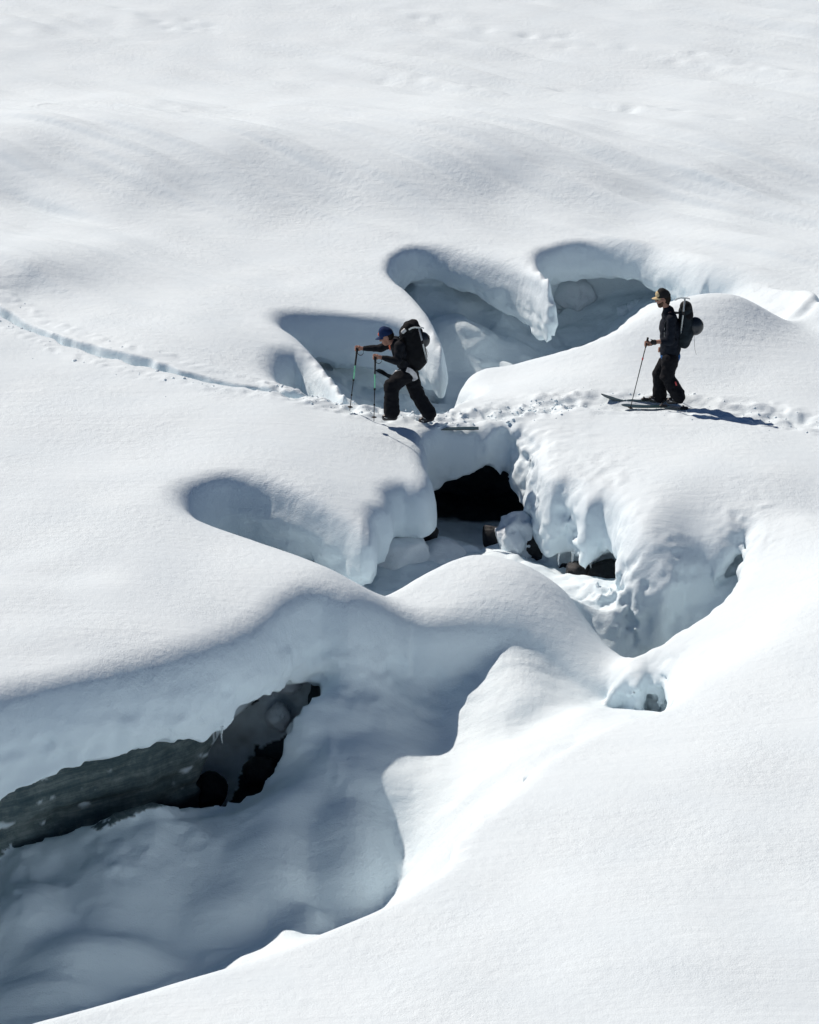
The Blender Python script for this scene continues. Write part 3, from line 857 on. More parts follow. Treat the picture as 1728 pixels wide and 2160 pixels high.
# keep only what is joined to the outer surface region (drop buried caverns and the underside)
ii = np.clip(((V[:, 0] - X0) / H).astype(int), 0, len(gx) - 1); jj = np.clip(((V[:, 1] - Y0) / H).astype(int), 0, len(gy) - 1)
topv = (np.abs(V[:, 2] - HT[ii, jj]) < 0.08) & (DG[ii, jj] > 1.2)
V[topv, 2] = top_height(V[topv, 0].astype(float), V[topv, 1].astype(float))
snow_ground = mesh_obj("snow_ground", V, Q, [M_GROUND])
C = V.astype(float)
ii = np.clip(np.round((C[:, 0] - X0) / H).astype(int), 0, len(gx) - 1); jj = np.clip(np.round((C[:, 1] - Y0) / H).astype(int), 0, len(gy) - 1)
ht, dg = HT[ii, jj], DG[ii, jj]
wob = 0.08 * noise3(C[:, 0] / 0.35, C[:, 1] / 0.35, C[:, 2] / 0.35, 44) + 0.05 * noise3(C[:, 0] / 0.12, C[:, 1] / 0.12, C[:, 2] / 0.12, 45)
depth = ht - C[:, 2]
above = C[:, 2] > HF[ii, jj] + 0.10
xs_ = -2.3 + 0.15 * noise2(C[:, 1] / 0.5, C[:, 2] / 0.4, 46)
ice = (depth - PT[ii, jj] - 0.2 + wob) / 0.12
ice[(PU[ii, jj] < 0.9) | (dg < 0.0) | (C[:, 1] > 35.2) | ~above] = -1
hollow = (hollow_field(C[:, 0], C[:, 1], C[:, 2]) + 0.05 + 0.8 * wob) / 0.22  # lining of the hollow painted dark in place of its shade
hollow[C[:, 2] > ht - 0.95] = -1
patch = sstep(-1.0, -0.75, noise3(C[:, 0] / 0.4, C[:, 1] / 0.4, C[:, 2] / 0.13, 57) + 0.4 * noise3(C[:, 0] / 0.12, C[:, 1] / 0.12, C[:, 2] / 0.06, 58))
bed_and_shade = np.where(HF[ii, jj] < HFS[ii, jj] - 0.2, (HFS[ii, jj] - 0.22 + wob - C[:, 2]) / 0.12, -1)  # streambed rock; the same dark also paints shade into crevices and right hole
bed_and_shade = np.maximum(bed_and_shade, hollow)
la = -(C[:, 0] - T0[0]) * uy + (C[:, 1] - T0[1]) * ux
cave_shade = np.where((C[:, 1] < 43) & (np.abs(la) < 1.7) & (C[:, 2] < -0.8 - 0.2 * (C[:, 1] - 39.5)) & (C[:, 2] > -2.7), (C[:, 1] - 39.85 + 2 * wob) / 0.15, -1)  # tunnel walls under the bridge painted dark in place of shade
for nm, val in (("ice", np.clip(ice, 0, 1) * patch), ("rock", np.clip(np.maximum(bed_and_shade, cave_shade), 0, 1))):
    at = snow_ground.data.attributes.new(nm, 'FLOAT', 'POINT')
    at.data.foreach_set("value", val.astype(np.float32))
tag(snow_ground, "white snow banks and hollows along the stream gully", kind="structure")
print("terrain", len(V), len(Q))


def ground_z(x, y):
    return float(top_height(np.array([float(x)]), np.array([float(y)]))[0])


# ------------------------------------------------------------------ snowfield around it
def lines(parts):
    out = []
    for a, b, st in parts:
        out += list(np.arange(a, b - 1e-6, st))
    return np.array(out + [parts[-1][1]])


xl = lines([(-2500, -300, 200), (-300, -60, 20), (-60, -13, 2.0), (-13, 13, 0.1), (13, 60, 2.0), (60, 300, 20), (300, 2500, 200)])
yl = lines([(-600, -50, 50), (-50, 14, 4.0), (14, 55, 0.5), (55, 80, 0.1), (80, 120, 1.0), (120, 400, 20), (400, 3000, 200)])
LX, LY = np.meshgrid(xl, yl, indexing='ij')
LZ = top_height(LX, LY)
ins = (LX > X0 + 0.15) & (LX < X1 - 0.2) & (LY > Y0 + 0.15) & (LY < Y1 - 0.2)
LZ = LZ - 0.01 * ((LX > X0) & (LX < X1 - H) & (LY > Y0) & (LY < Y1 - H))
nI, nJ = LX.shape
idg = np.arange(nI * nJ).reshape(nI, nJ)
q = np.stack([idg[:-1, :-1], idg[1:, :-1], idg[1:, 1:], idg[:-1, 1:]], -1)
drop = ins[:-1, :-1] & ins[1:, :-1] & ins[1:, 1:] & ins[:-1, 1:]
q = q[~drop]
snowfield = mesh_obj("snowfield", np.stack([LX.ravel(), LY.ravel(), LZ.ravel()], 1), q.reshape(-1, 4), [M_SNOW])
tag(snowfield, "open wind-streaked snowfield beyond the gully", kind="structure")


# ------------------------------------------------------------------ rocks, snow blocks, icicles
def ico(sub):
    bm = bmesh.new()
    bmesh.ops.create_icosphere(bm, subdivisions=sub, radius=1.0)
    bm.verts.ensure_lookup_table()
    v = np.array([x.co[:] for x in bm.verts]); f = np.array([[q.index for q in p.verts] for p in bm.faces], np.int32)
    bm.free()
    return v, f


ICO4, ICO3, ICO2, ICO1 = ico(4), ico(3), ico(2), ico(1)


def lump(base, radii, seed, rough=0.18, cuts=5, freq=1.6, cutd=0.82):
    v, f = base
    r = np.random.default_rng(seed)
    v = v.copy()
    d = 1 + rough * fbm3(v[:, 0] * freq, v[:, 1] * freq, v[:, 2] * freq, 4, seed % 50 + 60, 0.5)
    v *= d[:, None]
    for _ in range(cuts):
        n = r.normal(size=3); n /= np.linalg.norm(n)
        c = r.uniform(cutd - 0.12, cutd + 0.1)
        over = np.maximum(v @ n - c, 0)
        v -= n * (over * 0.85)[:, None]
    return v * np.array(radii), f


def rock(u, v, z, radii, seed, label, cap=None, group=None, name="boulder"):
    c = place(u, v, z)
    vv, ff = lump(ICO4, radii, seed, 0.16, 9, 1.4, 0.78)
    o = mesh_obj(name, vv, ff, M_ROCK)
    o.location = c
    o.rotation_euler[2] = seed
    tag(o, label, "rock", group)
    return o


b0 = rock(888, 1128, -1.42, (.24, .2, .23), 3, "rounded dark boulder against the fallen snow block left of the arch")
rock(1042, 1132, -1.5, (.19, .2, .22), 4, "smooth black rock left of the snow cap below the arch")
capped = rock(1108, 1142, -1.5, (.42, .36, .44), 6, "dark boulder half covered by a cap of snow below the arch")
# its cap of snow
vv, ff = lump(ICO4, (.30, .34, .42), 8, 0.24, 2, 1.9)
capo = mesh_obj("snow_cap", vv, ff, M_BLOCK, capped)
capo.matrix_parent_inverse = Matrix.Identity(4)
ca = capped.rotation_euler[2]
capo.rotation_euler[2] = -ca
capo.location = Matrix.Rotation(-ca, 3, 'Z') @ Vector((-0.16, -0.12, 0.07))
rock(1158, 1160, -1.7, (.32, .3, .32), 12, "black wet rock right behind the snow-capped boulder")
rock(1222, 1208, -1.55, (.26, .24, .2), 14, "brownish grey rock poking out beneath the crumbling right bank")
rock(1276, 1210, -1.5, (.3, .25, .22), 16, "black rock at the foot of the broad snow column of the right bank")
rock(1196, 1200, -1.78, (.22, .2, .17), 18, "small dark rock behind the long icicle")
rock(520, 1572, -2.85, (.36, .36, .36), 21, "large round dark boulder in the hollow under the left cornice")
rock(612, 1482, -2.15, (.22, .25, .22), 23, "dark rock high in the hollow under the left cornice")
rock(556, 1630, -2.8, (.3, .3, .22), 25, "low dark rock at the bottom of the hollow beside the snow floor")
rock(440, 1668, -3.05, (.4, .3, .25), 27, "dark rock in front of the layered ice wall")
rock(1300, 606, -1.55, (.55, .3, .2), 29, "black lump standing in for the shaded gap under the farthest overhang")  # dark lump put in for the shade of an open gap
rock(1395, 1462, -1.85, (.32, .3, .25), 31, "dark lump added to deepen the shade of the small hole at the right")  # added dark lump, fills the hole to darken it
rock(886, 800, -1.45, (.22, .25, .18), 33, "dark rock in the crevice behind the bending skier's legs")
rock(820, 785, -1.5, (.42, .25, .16), 35, "long dark rock in the crevice under the middle alcove")


def block(u, v, z, radii, seed, label, rough=0.2, rz=0.0, cuts=6, name="snow_block"):
    c = place(u, v, z)
    vv, ff = lump(ICO4, radii, seed, rough, cuts, 1.5, 0.86)
    # fine crust
    n = vv / np.array(radii)
    vv = vv * (1 + 0.03 * fbm3(n[:, 0] * 7, n[:, 1] * 7, n[:, 2] * 7, 2, seed % 40 + 90))[:, None]
    o = mesh_obj(name, vv, ff, M_BLOCK)
    o.location = c
    o.rotation_euler[2] = rz
    tag(o, label, "snow block")
    return o


block(822, 1172, -1.45, (.62, .5, .42), 41, "large fallen snow block below the left buttress, beside the round boulder", 0.16)
block(925, 1178, -1.62, (.4, .4, .28), 43, "low rounded snow block between the fallen block and the dome", 0.12)
block(1214, 622, -1.35, (.40, .42, .36), 45, "big rounded snow block under the farthest overhang", 0.2, cuts=5)
block(1335, 620, -1.5, (.17, .15, .1), 47, "small pale snow lump in front of the black gap", 0.12)
block(1175, 668, -1.75, (.2, .2, .14), 49, "small shaded snow lump beside the rounded snow block", 0.12)
block(606, 1436, -1.7, (.2, .2, .2), 51, "shaded snow lump wedged in the top of the hollow", 0.2)
block(588, 1512, -2.15, (.16, .2, .2), 53, "grey snow lump stuck between the rocks of the hollow", 0.2)
block(630, 1545, -2.0, (.16, .2, .14), 55, "small snow lump on the edge of the dark hollow", 0.2)


def snow_heap(u, v, z, radii, rz, seed, label):
    c = place(u, v, z)
    vv, ff = lump(ICO4, (1, 1, 1), seed, 0.16, 0, 1.6)
    vv[:, 1] += 0.25 * np.sin(vv[:, 0] * 2.4)
    vv = vv * np.array(radii)
    o = mesh_obj("snow_heap", vv, ff, M_SNOW)
    o.location = c
    o.rotation_euler[2] = rz
    tag(o, label, "snow heap")


snow_heap(1062, 1178, -1.68, (.5, .32, .2), 0.1, 61, "sunlit snow heap in front of the snow-capped boulder")
snow_heap(975, 1176, -1.72, (.34, .3, .2), -0.5, 63, "narrow sunlit snow heap right of the round boulder")
snow_heap(1345, 648, -1.3, (.22, .18, .16), 0.2, 67, "small sunlit snow heap left of the upright skier's shoulder")
snow_heap(1318, 655, -1.35, (.16, .16, .12), 0.2, 69, "smallest sunlit snow heap beside the far dune")

m, nt, b = new_mat("clear_ice")
b.inputs["Base Color"].default_value = (0.8, 0.88, 0.92, 1)
b.inputs["Roughness"].default_value = 0.12
b.inputs["Transmission Weight"].default_value = 0.55
b.inputs["IOR"].default_value = 1.31
nn = nd(nt, "ShaderNodeTexNoise", Scale=40.0)
bb = nd(nt, "ShaderNodeBump", Strength=0.3, Distance=0.01)
nt.links.new(nn.outputs["Fac"], bb.inputs["Height"]); nt.links.new(bb.outputs["Normal"], b.inputs["Normal"])
M_CLEAR = m


def icicle(u, v, z, y, length, r, seed, label, group=None):
    top = place(u, v, z)
    if y is not None:
        t = y / top[1]
        top = CAM + (top - CAM) * t
    rr = np.random.default_rng(seed)
    V, Q = [], []
    n, k = 14, 8
    for i in range(n + 1):
        t = i / n
        rad = r * (1 - t) ** 0.75 * (1 + 0.18 * math.sin(t * 21 + seed)) + 0.0015
        ox, oy = 0.006 * math.sin(t * 5 + seed), 0.006 * math.cos(t * 4 + seed)
        for j in range(k):
            a = 2 * math.pi * j / k
            V.append((ox + rad * math.cos(a), oy + rad * math.sin(a), 0.04 - t * length))
    for i in range(n):
        for j in range(k):
            Q.append((i * k + j, i * k + (j + 1) % k, (i + 1) * k + (j + 1) % k, (i + 1) * k + j)[::-1])
    o = mesh_obj("icicle", V, Q, M_CLEAR)
    o.location = top
    tag(o, label, "icicle", group)


icicle(1208, 1168, -1.25, None, .36, .022, 1, "long clear icicle hanging in front of the dark rocks")
icicle(1179, 1172, -1.25, None, .2, .015, 2, "short icicle left of the long one under the crumbling bank")
icicle(1247, 1188, -1.3, None, .16, .012, 3, "thin icicle at the corner of the broad snow column")
icicle(884, 764, -1.1, 46.4, .3, .012, 4, "left thin icicle hanging behind the bending skier's backpack")
icicle(892, 766, -1.1, 46.4, .22, .011, 5, "middle thin icicle hanging behind the bending skier's backpack")
icicle(899, 757, -1.0, 46.4, .26, .011, 6, "right thin icicle hanging behind the bending skier's backpack")
icicle(792, 1092, -1.15, None, .2, .013, 7, "small icicle under the near end of the left buttress")
icicle(468, 1538, -1.15, None, .25, .016, 8, "icicle at the right end of the layered ice wall")


# ------------------------------------------------------------------ skiers
def ground_at(u, v):
    z = 0.0
    for _ in range(12):
        p = place(u, v, z)
        z = ground_z(p[0], p[1])
    return place(u, v, z)


def solid(name, prims, h, mat, parent=None, k=0.012, noise=0.0, freq=9.0, seed=0, cutter=None):
    """Skin over a set of tapered limbs and ellipsoids, smoothly joined.
    prim: ('c', a, b, ra, rb, sy) tapered limb (sy widens it in depth) or ('e', centre, radii); a leading '-' cuts away."""
    lo, hi = np.full(3, 1e9), np.full(3, -1e9)
    for p in prims:
        if p[0][0] == '-':
            continue
        pts = [np.array(p[1]), np.array(p[2])] if p[0] == 'c' else [np.array(p[1])]
        r = (np.array([1, p[5] if len(p) > 5 else 1, 1]) * max(p[3], p[4])) if p[0] == 'c' else np.array(p[2])
        for q in pts:
            lo = np.minimum(lo, q - r); hi = np.maximum(hi, q + r)
    lo -= 4 * h + noise; hi += 4 * h + noise
    ax = [np.arange(lo[d], hi[d] + h, h) for d in range(3)]
    F = np.full([len(a) for a in ax], -0.2, np.float32)
    for p in prims:
        neg = p[0][0] == '-'
        typ = p[0][-1]
        if typ == 'c':
            a, b = np.array(p[1], float), np.array(p[2], float)
            sy = p[5] if len(p) > 5 else 1.0
            rr = np.array([1, sy, 1]) * max(p[3], p[4])
            l, g = np.minimum(a, b) - rr - 3 * k - 2 * h, np.maximum(a, b) + rr + 3 * k + 2 * h
        else:
            c, rad = np.array(p[1], float), np.array(p[2], float)
            l, g = c - rad - 3 * k - 2 * h, c + rad + 3 * k + 2 * h
        sl = tuple(slice(max(0, int((l[d] - lo[d]) / h)), max(0, int((g[d] - lo[d]) / h) + 1)) for d in range(3))
        X = ax[0][sl[0]][:, None, None]; Y = ax[1][sl[1]][None, :, None]; Z = ax[2][sl[2]][None, None, :]
        if X.size == 0 or Y.size == 0 or Z.size == 0:
            continue
        if typ == 'c':
            d = b - a
            dy = d[1] / sy
            L2 = d[0] ** 2 + dy ** 2 + d[2] ** 2 + 1e-9
            px, py, pz = X - a[0], (Y - a[1]) / sy, Z - a[2]
            t = np.clip((px * d[0] + py * dy + pz * d[2]) / L2, 0, 1)
            f = (p[3] + (p[4] - p[3]) * t) - np.sqrt((px - t * d[0]) ** 2 + (py - t * dy) ** 2 + (pz - t * d[2]) ** 2)
        else:
            e = np.sqrt(((X - c[0]) / rad[0]) ** 2 + ((Y - c[1]) / rad[1]) ** 2 + ((Z - c[2]) / rad[2]) ** 2)
            f = (1 - e) * rad.min()
        if neg:
            F[sl] = smin(F[sl], (-f).astype(np.float32), k)
        else:
            F[sl] = smax(F[sl], f.astype(np.float32), k)
    if cutter is not None:
        X = ax[0][:, None, None]; Y = ax[1][None, :, None]; Z = ax[2][None, None, :]
        F = np.minimum(F, cutter(X, Y, Z).astype(np.float32))
    if noise:
        m = np.abs(F) < 3 * noise + 2 * h
        I, J, K = np.nonzero(m)
        x, y, z = ax[0][I] * freq, ax[1][J] * freq, ax[2][K] * freq
        F[m] += (noise * (noise3(x, y, z * 1.6, seed + 70) + 0.6 * noise3(x * 2.3, y * 2.3, z * 3.0, seed + 71))).astype(np.float32)
    V, Q = surface_net(F, lo, h)
    return mesh_obj(name, V, Q, mat, parent)


def tube(name, pts, radii, mat, parent=None, k=10, cap=True):
    pts = [np.array(p, float) for p in pts]
    n = len(pts)
    if np.isscalar(radii):
        radii = [radii] * n
    V, Q = [], []
    for i in range(n):
        d = pts[min(i + 1, n - 1)] - pts[max(i - 1, 0)]
        d /= np.linalg.norm(d) + 1e-9
        a = np.cross(d, [0, 1, 0.1]); a /= np.linalg.norm(a) + 1e-9
        b = np.cross(d, a)
        for j in range(k):
            t = 2 * math.pi * j / k
            V.append(pts[i] + radii[i] * (a * math.cos(t) + b * math.sin(t)))
    for i in range(n - 1):
        for j in range(k):
            Q.append((i * k + j, i * k + (j + 1) % k, (i + 1) * k + (j + 1) % k, (i + 1) * k + j))
    if cap:
        Q.append(tuple(range(k))[::-1]); Q.append(tuple((n - 1) * k + j for j in range(k)))
    return mesh_obj(name, V, Q, mat, parent)


def ribbon(name, pts, width, thick, mat, parent=None, side=(0, 1, 0)):
    """A flat strap along pts."""
    pts = [np.array(p, float) for p in pts]
    sd = np.array(side, float)
    V, Q = [], []
    n = len(pts)
    for i in range(n):
        d = pts[min(i + 1, n - 1)] - pts[max(i - 1, 0)]; d /= np.linalg.norm(d) + 1e-9
        s = sd - d * (sd @ d); s /= np.linalg.norm(s) + 1e-9
        nn_ = np.cross(d, s)
        for a, b in ((-1, -1), (1, -1), (1, 1), (-1, 1)):
            V.append(pts[i] + s * a * width / 2 + nn_ * b * thick / 2)
    for i in range(n - 1):
        for j in range(4):
            Q.append((i * 4 + j, i * 4 + (j + 1) % 4, (i + 1) * 4 + (j + 1) % 4, (i + 1) * 4 + j))
    Q.append((3, 2, 1, 0)); Q.append(tuple((n - 1) * 4 + j for j in range(4)))
    return mesh_obj(name, V, Q, mat, parent, smooth=False)


M_SKIN = plain("skin", (0.33, 0.18, 0.13), 0.55, 0, 0.3)
M_JACKET = cloth("black_jacket_cloth", (0.006, 0.008, 0.012))
M_JACKET2 = cloth("navy_jacket_cloth", (0.006, 0.010, 0.018))
M_TROUSER = cloth("black_trouser_cloth", (0.004, 0.005, 0.008))
M_SLEEVE = cloth("dark_shirt_cloth", (0.02, 0.02, 0.024))
M_PACK = cloth("black_pack_cloth", (0.005, 0.006, 0.008))
M_PACK2 = cloth("dark_slate_pack_cloth", (0.012, 0.02, 0.026))
M_BOOT = plain("black_boot_plastic", (0.012, 0.013, 0.016), 0.4)
M_BUCKLE = plain("pale_metal", (0.55, 0.57, 0.58), 0.35, 0.8)
M_BLUECAP = cloth("blue_cap_cloth", (0.008, 0.025, 0.085))
M_BLACKCAP = cloth("black_cap_cloth", (0.02, 0.02, 0.02))
M_TAN = cloth("tan_cap_cloth", (0.55, 0.45, 0.27))
M_ORANGE = plain("orange_patch", (0.75, 0.16, 0.07), 0.7)
M_RED = plain("red_patch", (0.5, 0.06, 0.06), 0.7)
M_BLUEBAND = cloth("blue_base_layer", (0.02, 0.10, 0.28))
M_HAIR = cloth("dark_hair", (0.02, 0.014, 0.010))
M_BEARD = cloth("brown_beard", (0.10, 0.06, 0.04))
M_LENS = plain("black_lens", (0.01, 0.01, 0.012), 0.1)
M_HELM = plain("dark_helmet_shell", (0.014, 0.02, 0.026), 0.35)
M_POLEDARK = plain("dark_pole", (0.03, 0.035, 0.04), 0.35, 0.3)
M_POLEGREEN = plain("mint_green_pole", (0.16, 0.62, 0.36), 0.35)
M_GRIP = plain("black_foam_grip", (0.012, 0.012, 0.013), 0.8)
M_AXE = plain("pale_grey_alloy", (0.42, 0.46, 0.47), 0.4, 0.6)
M_SKI = plain("dark_teal_ski", (0.012, 0.035, 0.042), 0.35)
M_WHITECLOTH = cloth("white_cloth", (0.6, 0.6, 0.6))
M_BOTTLE = plain("pale_bottle", (0.5, 0.53, 0.54), 0.3)


def hand_prims(hc, wrist, axis):
    """Five fingers closed round a grip at hc running along axis."""
    hc, wrist, a = np.array(hc), np.array(wrist), np.array(axis, float)
    a /= np.linalg.norm(a)
    e1 = wrist - hc; e1 -= a * (e1 @ a); e1 /= np.linalg.norm(e1)
    e2 = np.cross(a, e1)
    P = []
    palm = hc + e1 * 0.032
    P.append(('c', wrist, palm + e1 * 0.03, 0.026, 0.03))
    for s in (-0.028, 0.0, 0.026):
        P.append(('c', palm + e1 * 0.03, palm + a * s + e2 * 0.010, 0.022, 0.017))
    for i, (L, r) in enumerate(((.95, .0092), (1.0, .0098), (.97, .0098), (.88, .0085))):
        c = hc + a * (i - 1.5) * 0.0215
        pts = []
        for ang in (35, 95, 160, 225):
            t = math.radians(ang)
            rad = (0.036 if ang == 35 else 0.027) * L
            pts.append(c + rad * (e1 * math.cos(t) + e2 * math.sin(t)))
        for p, q in zip(pts[:-1], pts[1:]):
            P.append(('c', p, q, r, r * 0.93))
    tb = hc + a * 0.03
    pts = [palm + a * 0.02 - e2 * 0.012, tb - e2 * 0.032 + e1 * 0.008, tb - e2 * 0.024 - e1 * 0.022 + a * 0.01]
    P.append(('c', pts[0], pts[1], 0.013, 0.0115)); P.append(('c', pts[1], pts[2], 0.0115, 0.009))
    return P


def head_prims(c, tilt, face=-1):
    """Head seen from the side, facing -X, tilted down by tilt radians."""
    def R(x, y, z):
        return np.array(c) + np.array([x * math.cos(tilt) - z * math.sin(tilt), y, x * math.sin(tilt) + z * math.cos(tilt)])
    P = [('e', R(0.008, 0, 0.03), (0.098, 0.078, 0.098)), ('c', R(-0.045, 0, -0.02), R(-0.052, 0, -0.085), 0.056, 0.036, 1.05), ('c', R(0.02, 0, -0.02), R(-0.03, 0, -0.085), 0.06, 0.04, 1.0),
         ('c', R(-0.092, 0, 0.015), R(-0.112, 0, -0.022), 0.009, 0.014), ('c', R(-0.086, -.026, 0.03), R(-0.086, .026, 0.03), 0.014, 0.014),
         ('c', R(-0.092, -.014, -0.058), R(-0.092, .014, -0.058), 0.008, 0.008), ('c', R(-0.09, -.012, -0.07), R(-0.09, .012, -0.07), 0.009, 0.009),
         ('e', R(0.012, -0.08, -0.005), (0.02, 0.012, 0.033)), ('e', R(0.012, 0.08, -0.005), (0.02, 0.012, 0.033)),
         ('-e', R(-0.094, -0.03, 0.008), (0.016, 0.018, 0.012)), ('-e', R(-0.094, 0.03, 0.008), (0.016, 0.018, 0.012))]
    return P, R


def build_person(P0, J, pose, label):
    """J maps view point and depth offset to local coordinates."""
    p = {k: J(*v) for k, v in pose.items()}
    prims = []
    hp, R = head_prims(p['head'], pose_tilt)
    prims += hp
    prims.append(('c', p['neck'], p['head'] + np.array([0.02, 0, -0.04]), 0.058, 0.052))
    prims += [('c', p['chest'], p['neck'], 0.12, 0.07, 1.3), ('c', p['pelvis'], p['chest'], 0.115, 0.125, 1.25)]
    for s in ('n', 'f'):
        prims += [('c', p['neck'], p[s + 'sh'], 0.06, 0.055), ('c', p[s + 'sh'], p[s + 'el'], 0.052, 0.042), ('c', p[s + 'el'], p[s + 'wr'], 0.042, 0.027),
                  ('c', p['pelvis'], p[s + 'hip'], 0.09, 0.085), ('c', p[s + 'hip'], p[s + 'kn'], 0.08, 0.055), ('c', p[s + 'kn'], p[s + 'an'], 0.054, 0.038), ('c', p[s + 'an'], p[s + 'toe'], 0.036, 0.03)]
        prims += hand_prims(p[s + 'ha'], p[s + 'wr'], p[s + 'ax'] if (s + 'ax') in p else (0, 0, 1))
    body = solid("person", prims, 0.0065, M_SKIN, None, 0.008)
    body.location = P0
    tag(body, label, "person")
    return body, p, R


def cap(parent, R, m_crown, m_brim, badge=None, front=None):
    ctr = R(0.008, 0, 0.045)
    up = R(0, 0, 1) - R(0, 0, 0); fw = R(-1, 0, 0) - R(0, 0, 0)
    base = R(0.008, 0, 0.042)
    def cut(X, Y, Z):
        return (X - base[0]) * up[0] + (Y - base[1]) * up[1] + (Z - base[2]) * up[2]
    crown = solid("cap_crown", [('e', ctr, (0.112, 0.093, 0.112)), ('c', ctr + up * .03, ctr + up * .06 + fw * .02, .08, .075, 1.0)], 0.007, m_crown, parent, 0.02, cutter=cut)
    V, Q = [], []
    n = 12
    for i in range(n + 1):
        t = -1 + 2 * i / n
        ang = t * 1.05
        inner = base + fw * (0.100 * math.cos(ang)) + np.array([0, 0.085 * math.sin(ang) / math.sin(1.05) * 0.9, 0]) + up * 0.006
        out = base + fw * (0.100 * math.cos(ang) + 0.082 * math.cos(t * 1.45)) + np.array([0, 0.080 * math.sin(ang) / math.sin(1.05), 0]) - up * (0.014 + 0.012 * t * t)
        V += [inner, out, inner - up * 0.006, out - up * 0.006]
    for i in range(n):
        a, b = i * 4, i * 4 + 4
        Q += [(a, b, b + 1, a + 1), (a + 2, a + 3, b + 3, b + 2), (a + 1, b + 1, b + 3, a + 3), (a, a + 2, b + 2, b)]
    Q += [(0, 1, 3, 2), (n * 4, n * 4 + 2, n * 4 + 3, n * 4 + 1)]
    mesh_obj("cap_brim", V, Q, m_brim, parent, smooth=False)
    if badge:
        c2 = base + fw * 0.106 + up * 0.04
        solid("cap_badge", [('e', c2, (0.014, 0.03, 0.028))], 0.005, badge, crown)
    if front:
        c2 = base + fw * 0.062 + up * 0.04
        solid("front_panel", [('e', c2, (0.062, 0.07, 0.062))], 0.006, front, crown, cutter=cut)
    button = ctr + up * 0.125
    return crown


def boot(parent, an, toe, heel_lift=0.0):
    an, toe = np.array(an), np.array(toe)
    fw = toe - an; fw[2] = 0; fw /= np.linalg.norm(fw) + 1e-9
    sole = min(toe[2], an[2] - 0.09)
    pr = [('c', an + [0, 0, 0.10], an + [0, 0, -0.03], 0.066, 0.06, 1.0), ('c', an + [0, 0, -0.06] - fw * 0.035, toe, 0.052, 0.046, 1.0), ('c', an + [0, 0, -0.02], toe + [0, 0, 0.01], 0.052, 0.04, 1.0)]
    b = solid("boot", pr, 0.009, M_BOOT, parent, 0.015)
    for i, t in enumerate((0.25, 0.55, 0.85)):
        q = an * (1 - t) + toe * t + np.array([0, -0.052, 0.0 + 0.03 * (1 - t)])
        solid("buckle", [('c', q + [-0.018, 0, 0.006], q + [0.018, 0, -0.006], 0.006, 0.006)], 0.004, M_BUCKLE, b)
    return b


def pole(name, top, tip, sections, label, grp, strap=True):
    """sections: list of (t0, t1, radius, material, part name) along grip top -> tip, world coordinates."""
    top, tip = np.array(top), np.array(tip)
    o = empty(name, tip)
    L = lambda t: top + (tip - top) * t - tip
    shaft = None
    for t0, t1, r0, r1, mat, nm in sections:
        s = tube(nm, [L(t0), L((t0 + t1) / 2), L(t1)], [r0, (r0 + r1) / 2, r1], mat, o)
    d = (tip - top) / np.linalg.norm(tip - top)
    bt = 1 - 0.06 / np.linalg.norm(tip - top)
    tube("basket", [L(bt) - d * 0.006, L(bt), L(bt) + d * 0.006], [0.03, 0.042, 0.03], M_GRIP, o, 14)
    if strap:
        g = L(0.02)
        ring = [g + np.array([0.05 + 0.045 * math.cos(a), -0.015, -0.05 + 0.05 * math.sin(a)]) for a in np.linspace(2.4, 8.0, 12)]
        ribbon("wrist_strap", ring, 0.022, 0.004, M_GRIP, o)
    tag(o, label, "ski pole", grp)
    return o


def ski(heel, tip_x, tail_x, y, zf, yaw, label, grp, mat, rocker=0.16):
    """Ski lying along X; tip at tip_x (towards -X), tail at tail_x; zf(x) gives its height."""
    n = 40
    root = empty("ski", (heel[0], y, zf(heel[0])))
    V, Q = [], []
    for i in range(n + 1):
        t = i / n
        x = tip_x + (tail_x - tip_x) * t
        w = 0.048 + 0.017 * abs(2 * t - 1.05) ** 2
        if t < 0.1:
            w *= math.sqrt(max(0.02, 1 - ((0.1 - t) / 0.1) ** 2))
        if t > 0.97:
            w *= 0.8
        z = zf(x) + rocker * max(0, (0.22 - t) / 0.22) ** 2
        yy = y + (x - heel[0]) * yaw
        for sx, sz in ((-w, 0.0), (w, 0.0), (w, 0.013), (-w, 0.013)):
            V.append((x - heel[0], yy + sx - y, z + sz - zf(heel[0])))
    for i in range(n):
        for j in range(4):
            Q.append((i * 4 + j, i * 4 + (j + 1) % 4, (i + 1) * 4 + (j + 1) % 4, (i + 1) * 4 + j)[::-1])
    Q.append((0, 1, 2, 3)); Q.append(tuple(n * 4 + j for j in range(4))[::-1])
    mesh_obj("ski_body", V, Q, mat, root, smooth=False)
    for dx, nm in ((-0.27, "toe_binding"), (0.06, "heel_binding")):
        z = zf(heel[0] + dx) - zf(heel[0]) + 0.02
        solid(nm, [('c', (dx - .04, 0, z), (dx + .04, 0, z), .022, .022, 1.5), ('c', (dx, 0, z), (dx - .02, 0, z + .035), .018, .012, 1.8)], 0.007, M_BOOT, root, 0.008)
    tag(root, label, "ski", grp)
    return root


def frame(u0, v0):
    P0 = ground_at(u0, v0)
    def J(u, v, Y=0.0):
        if isinstance(u, tuple):
            return np.array(u)
        q = place(u, v, 0.0)
        d = q - CAM
        t = (P0[1] + Y) / d[1]
        return CAM + d * t - P0
    return P0, J


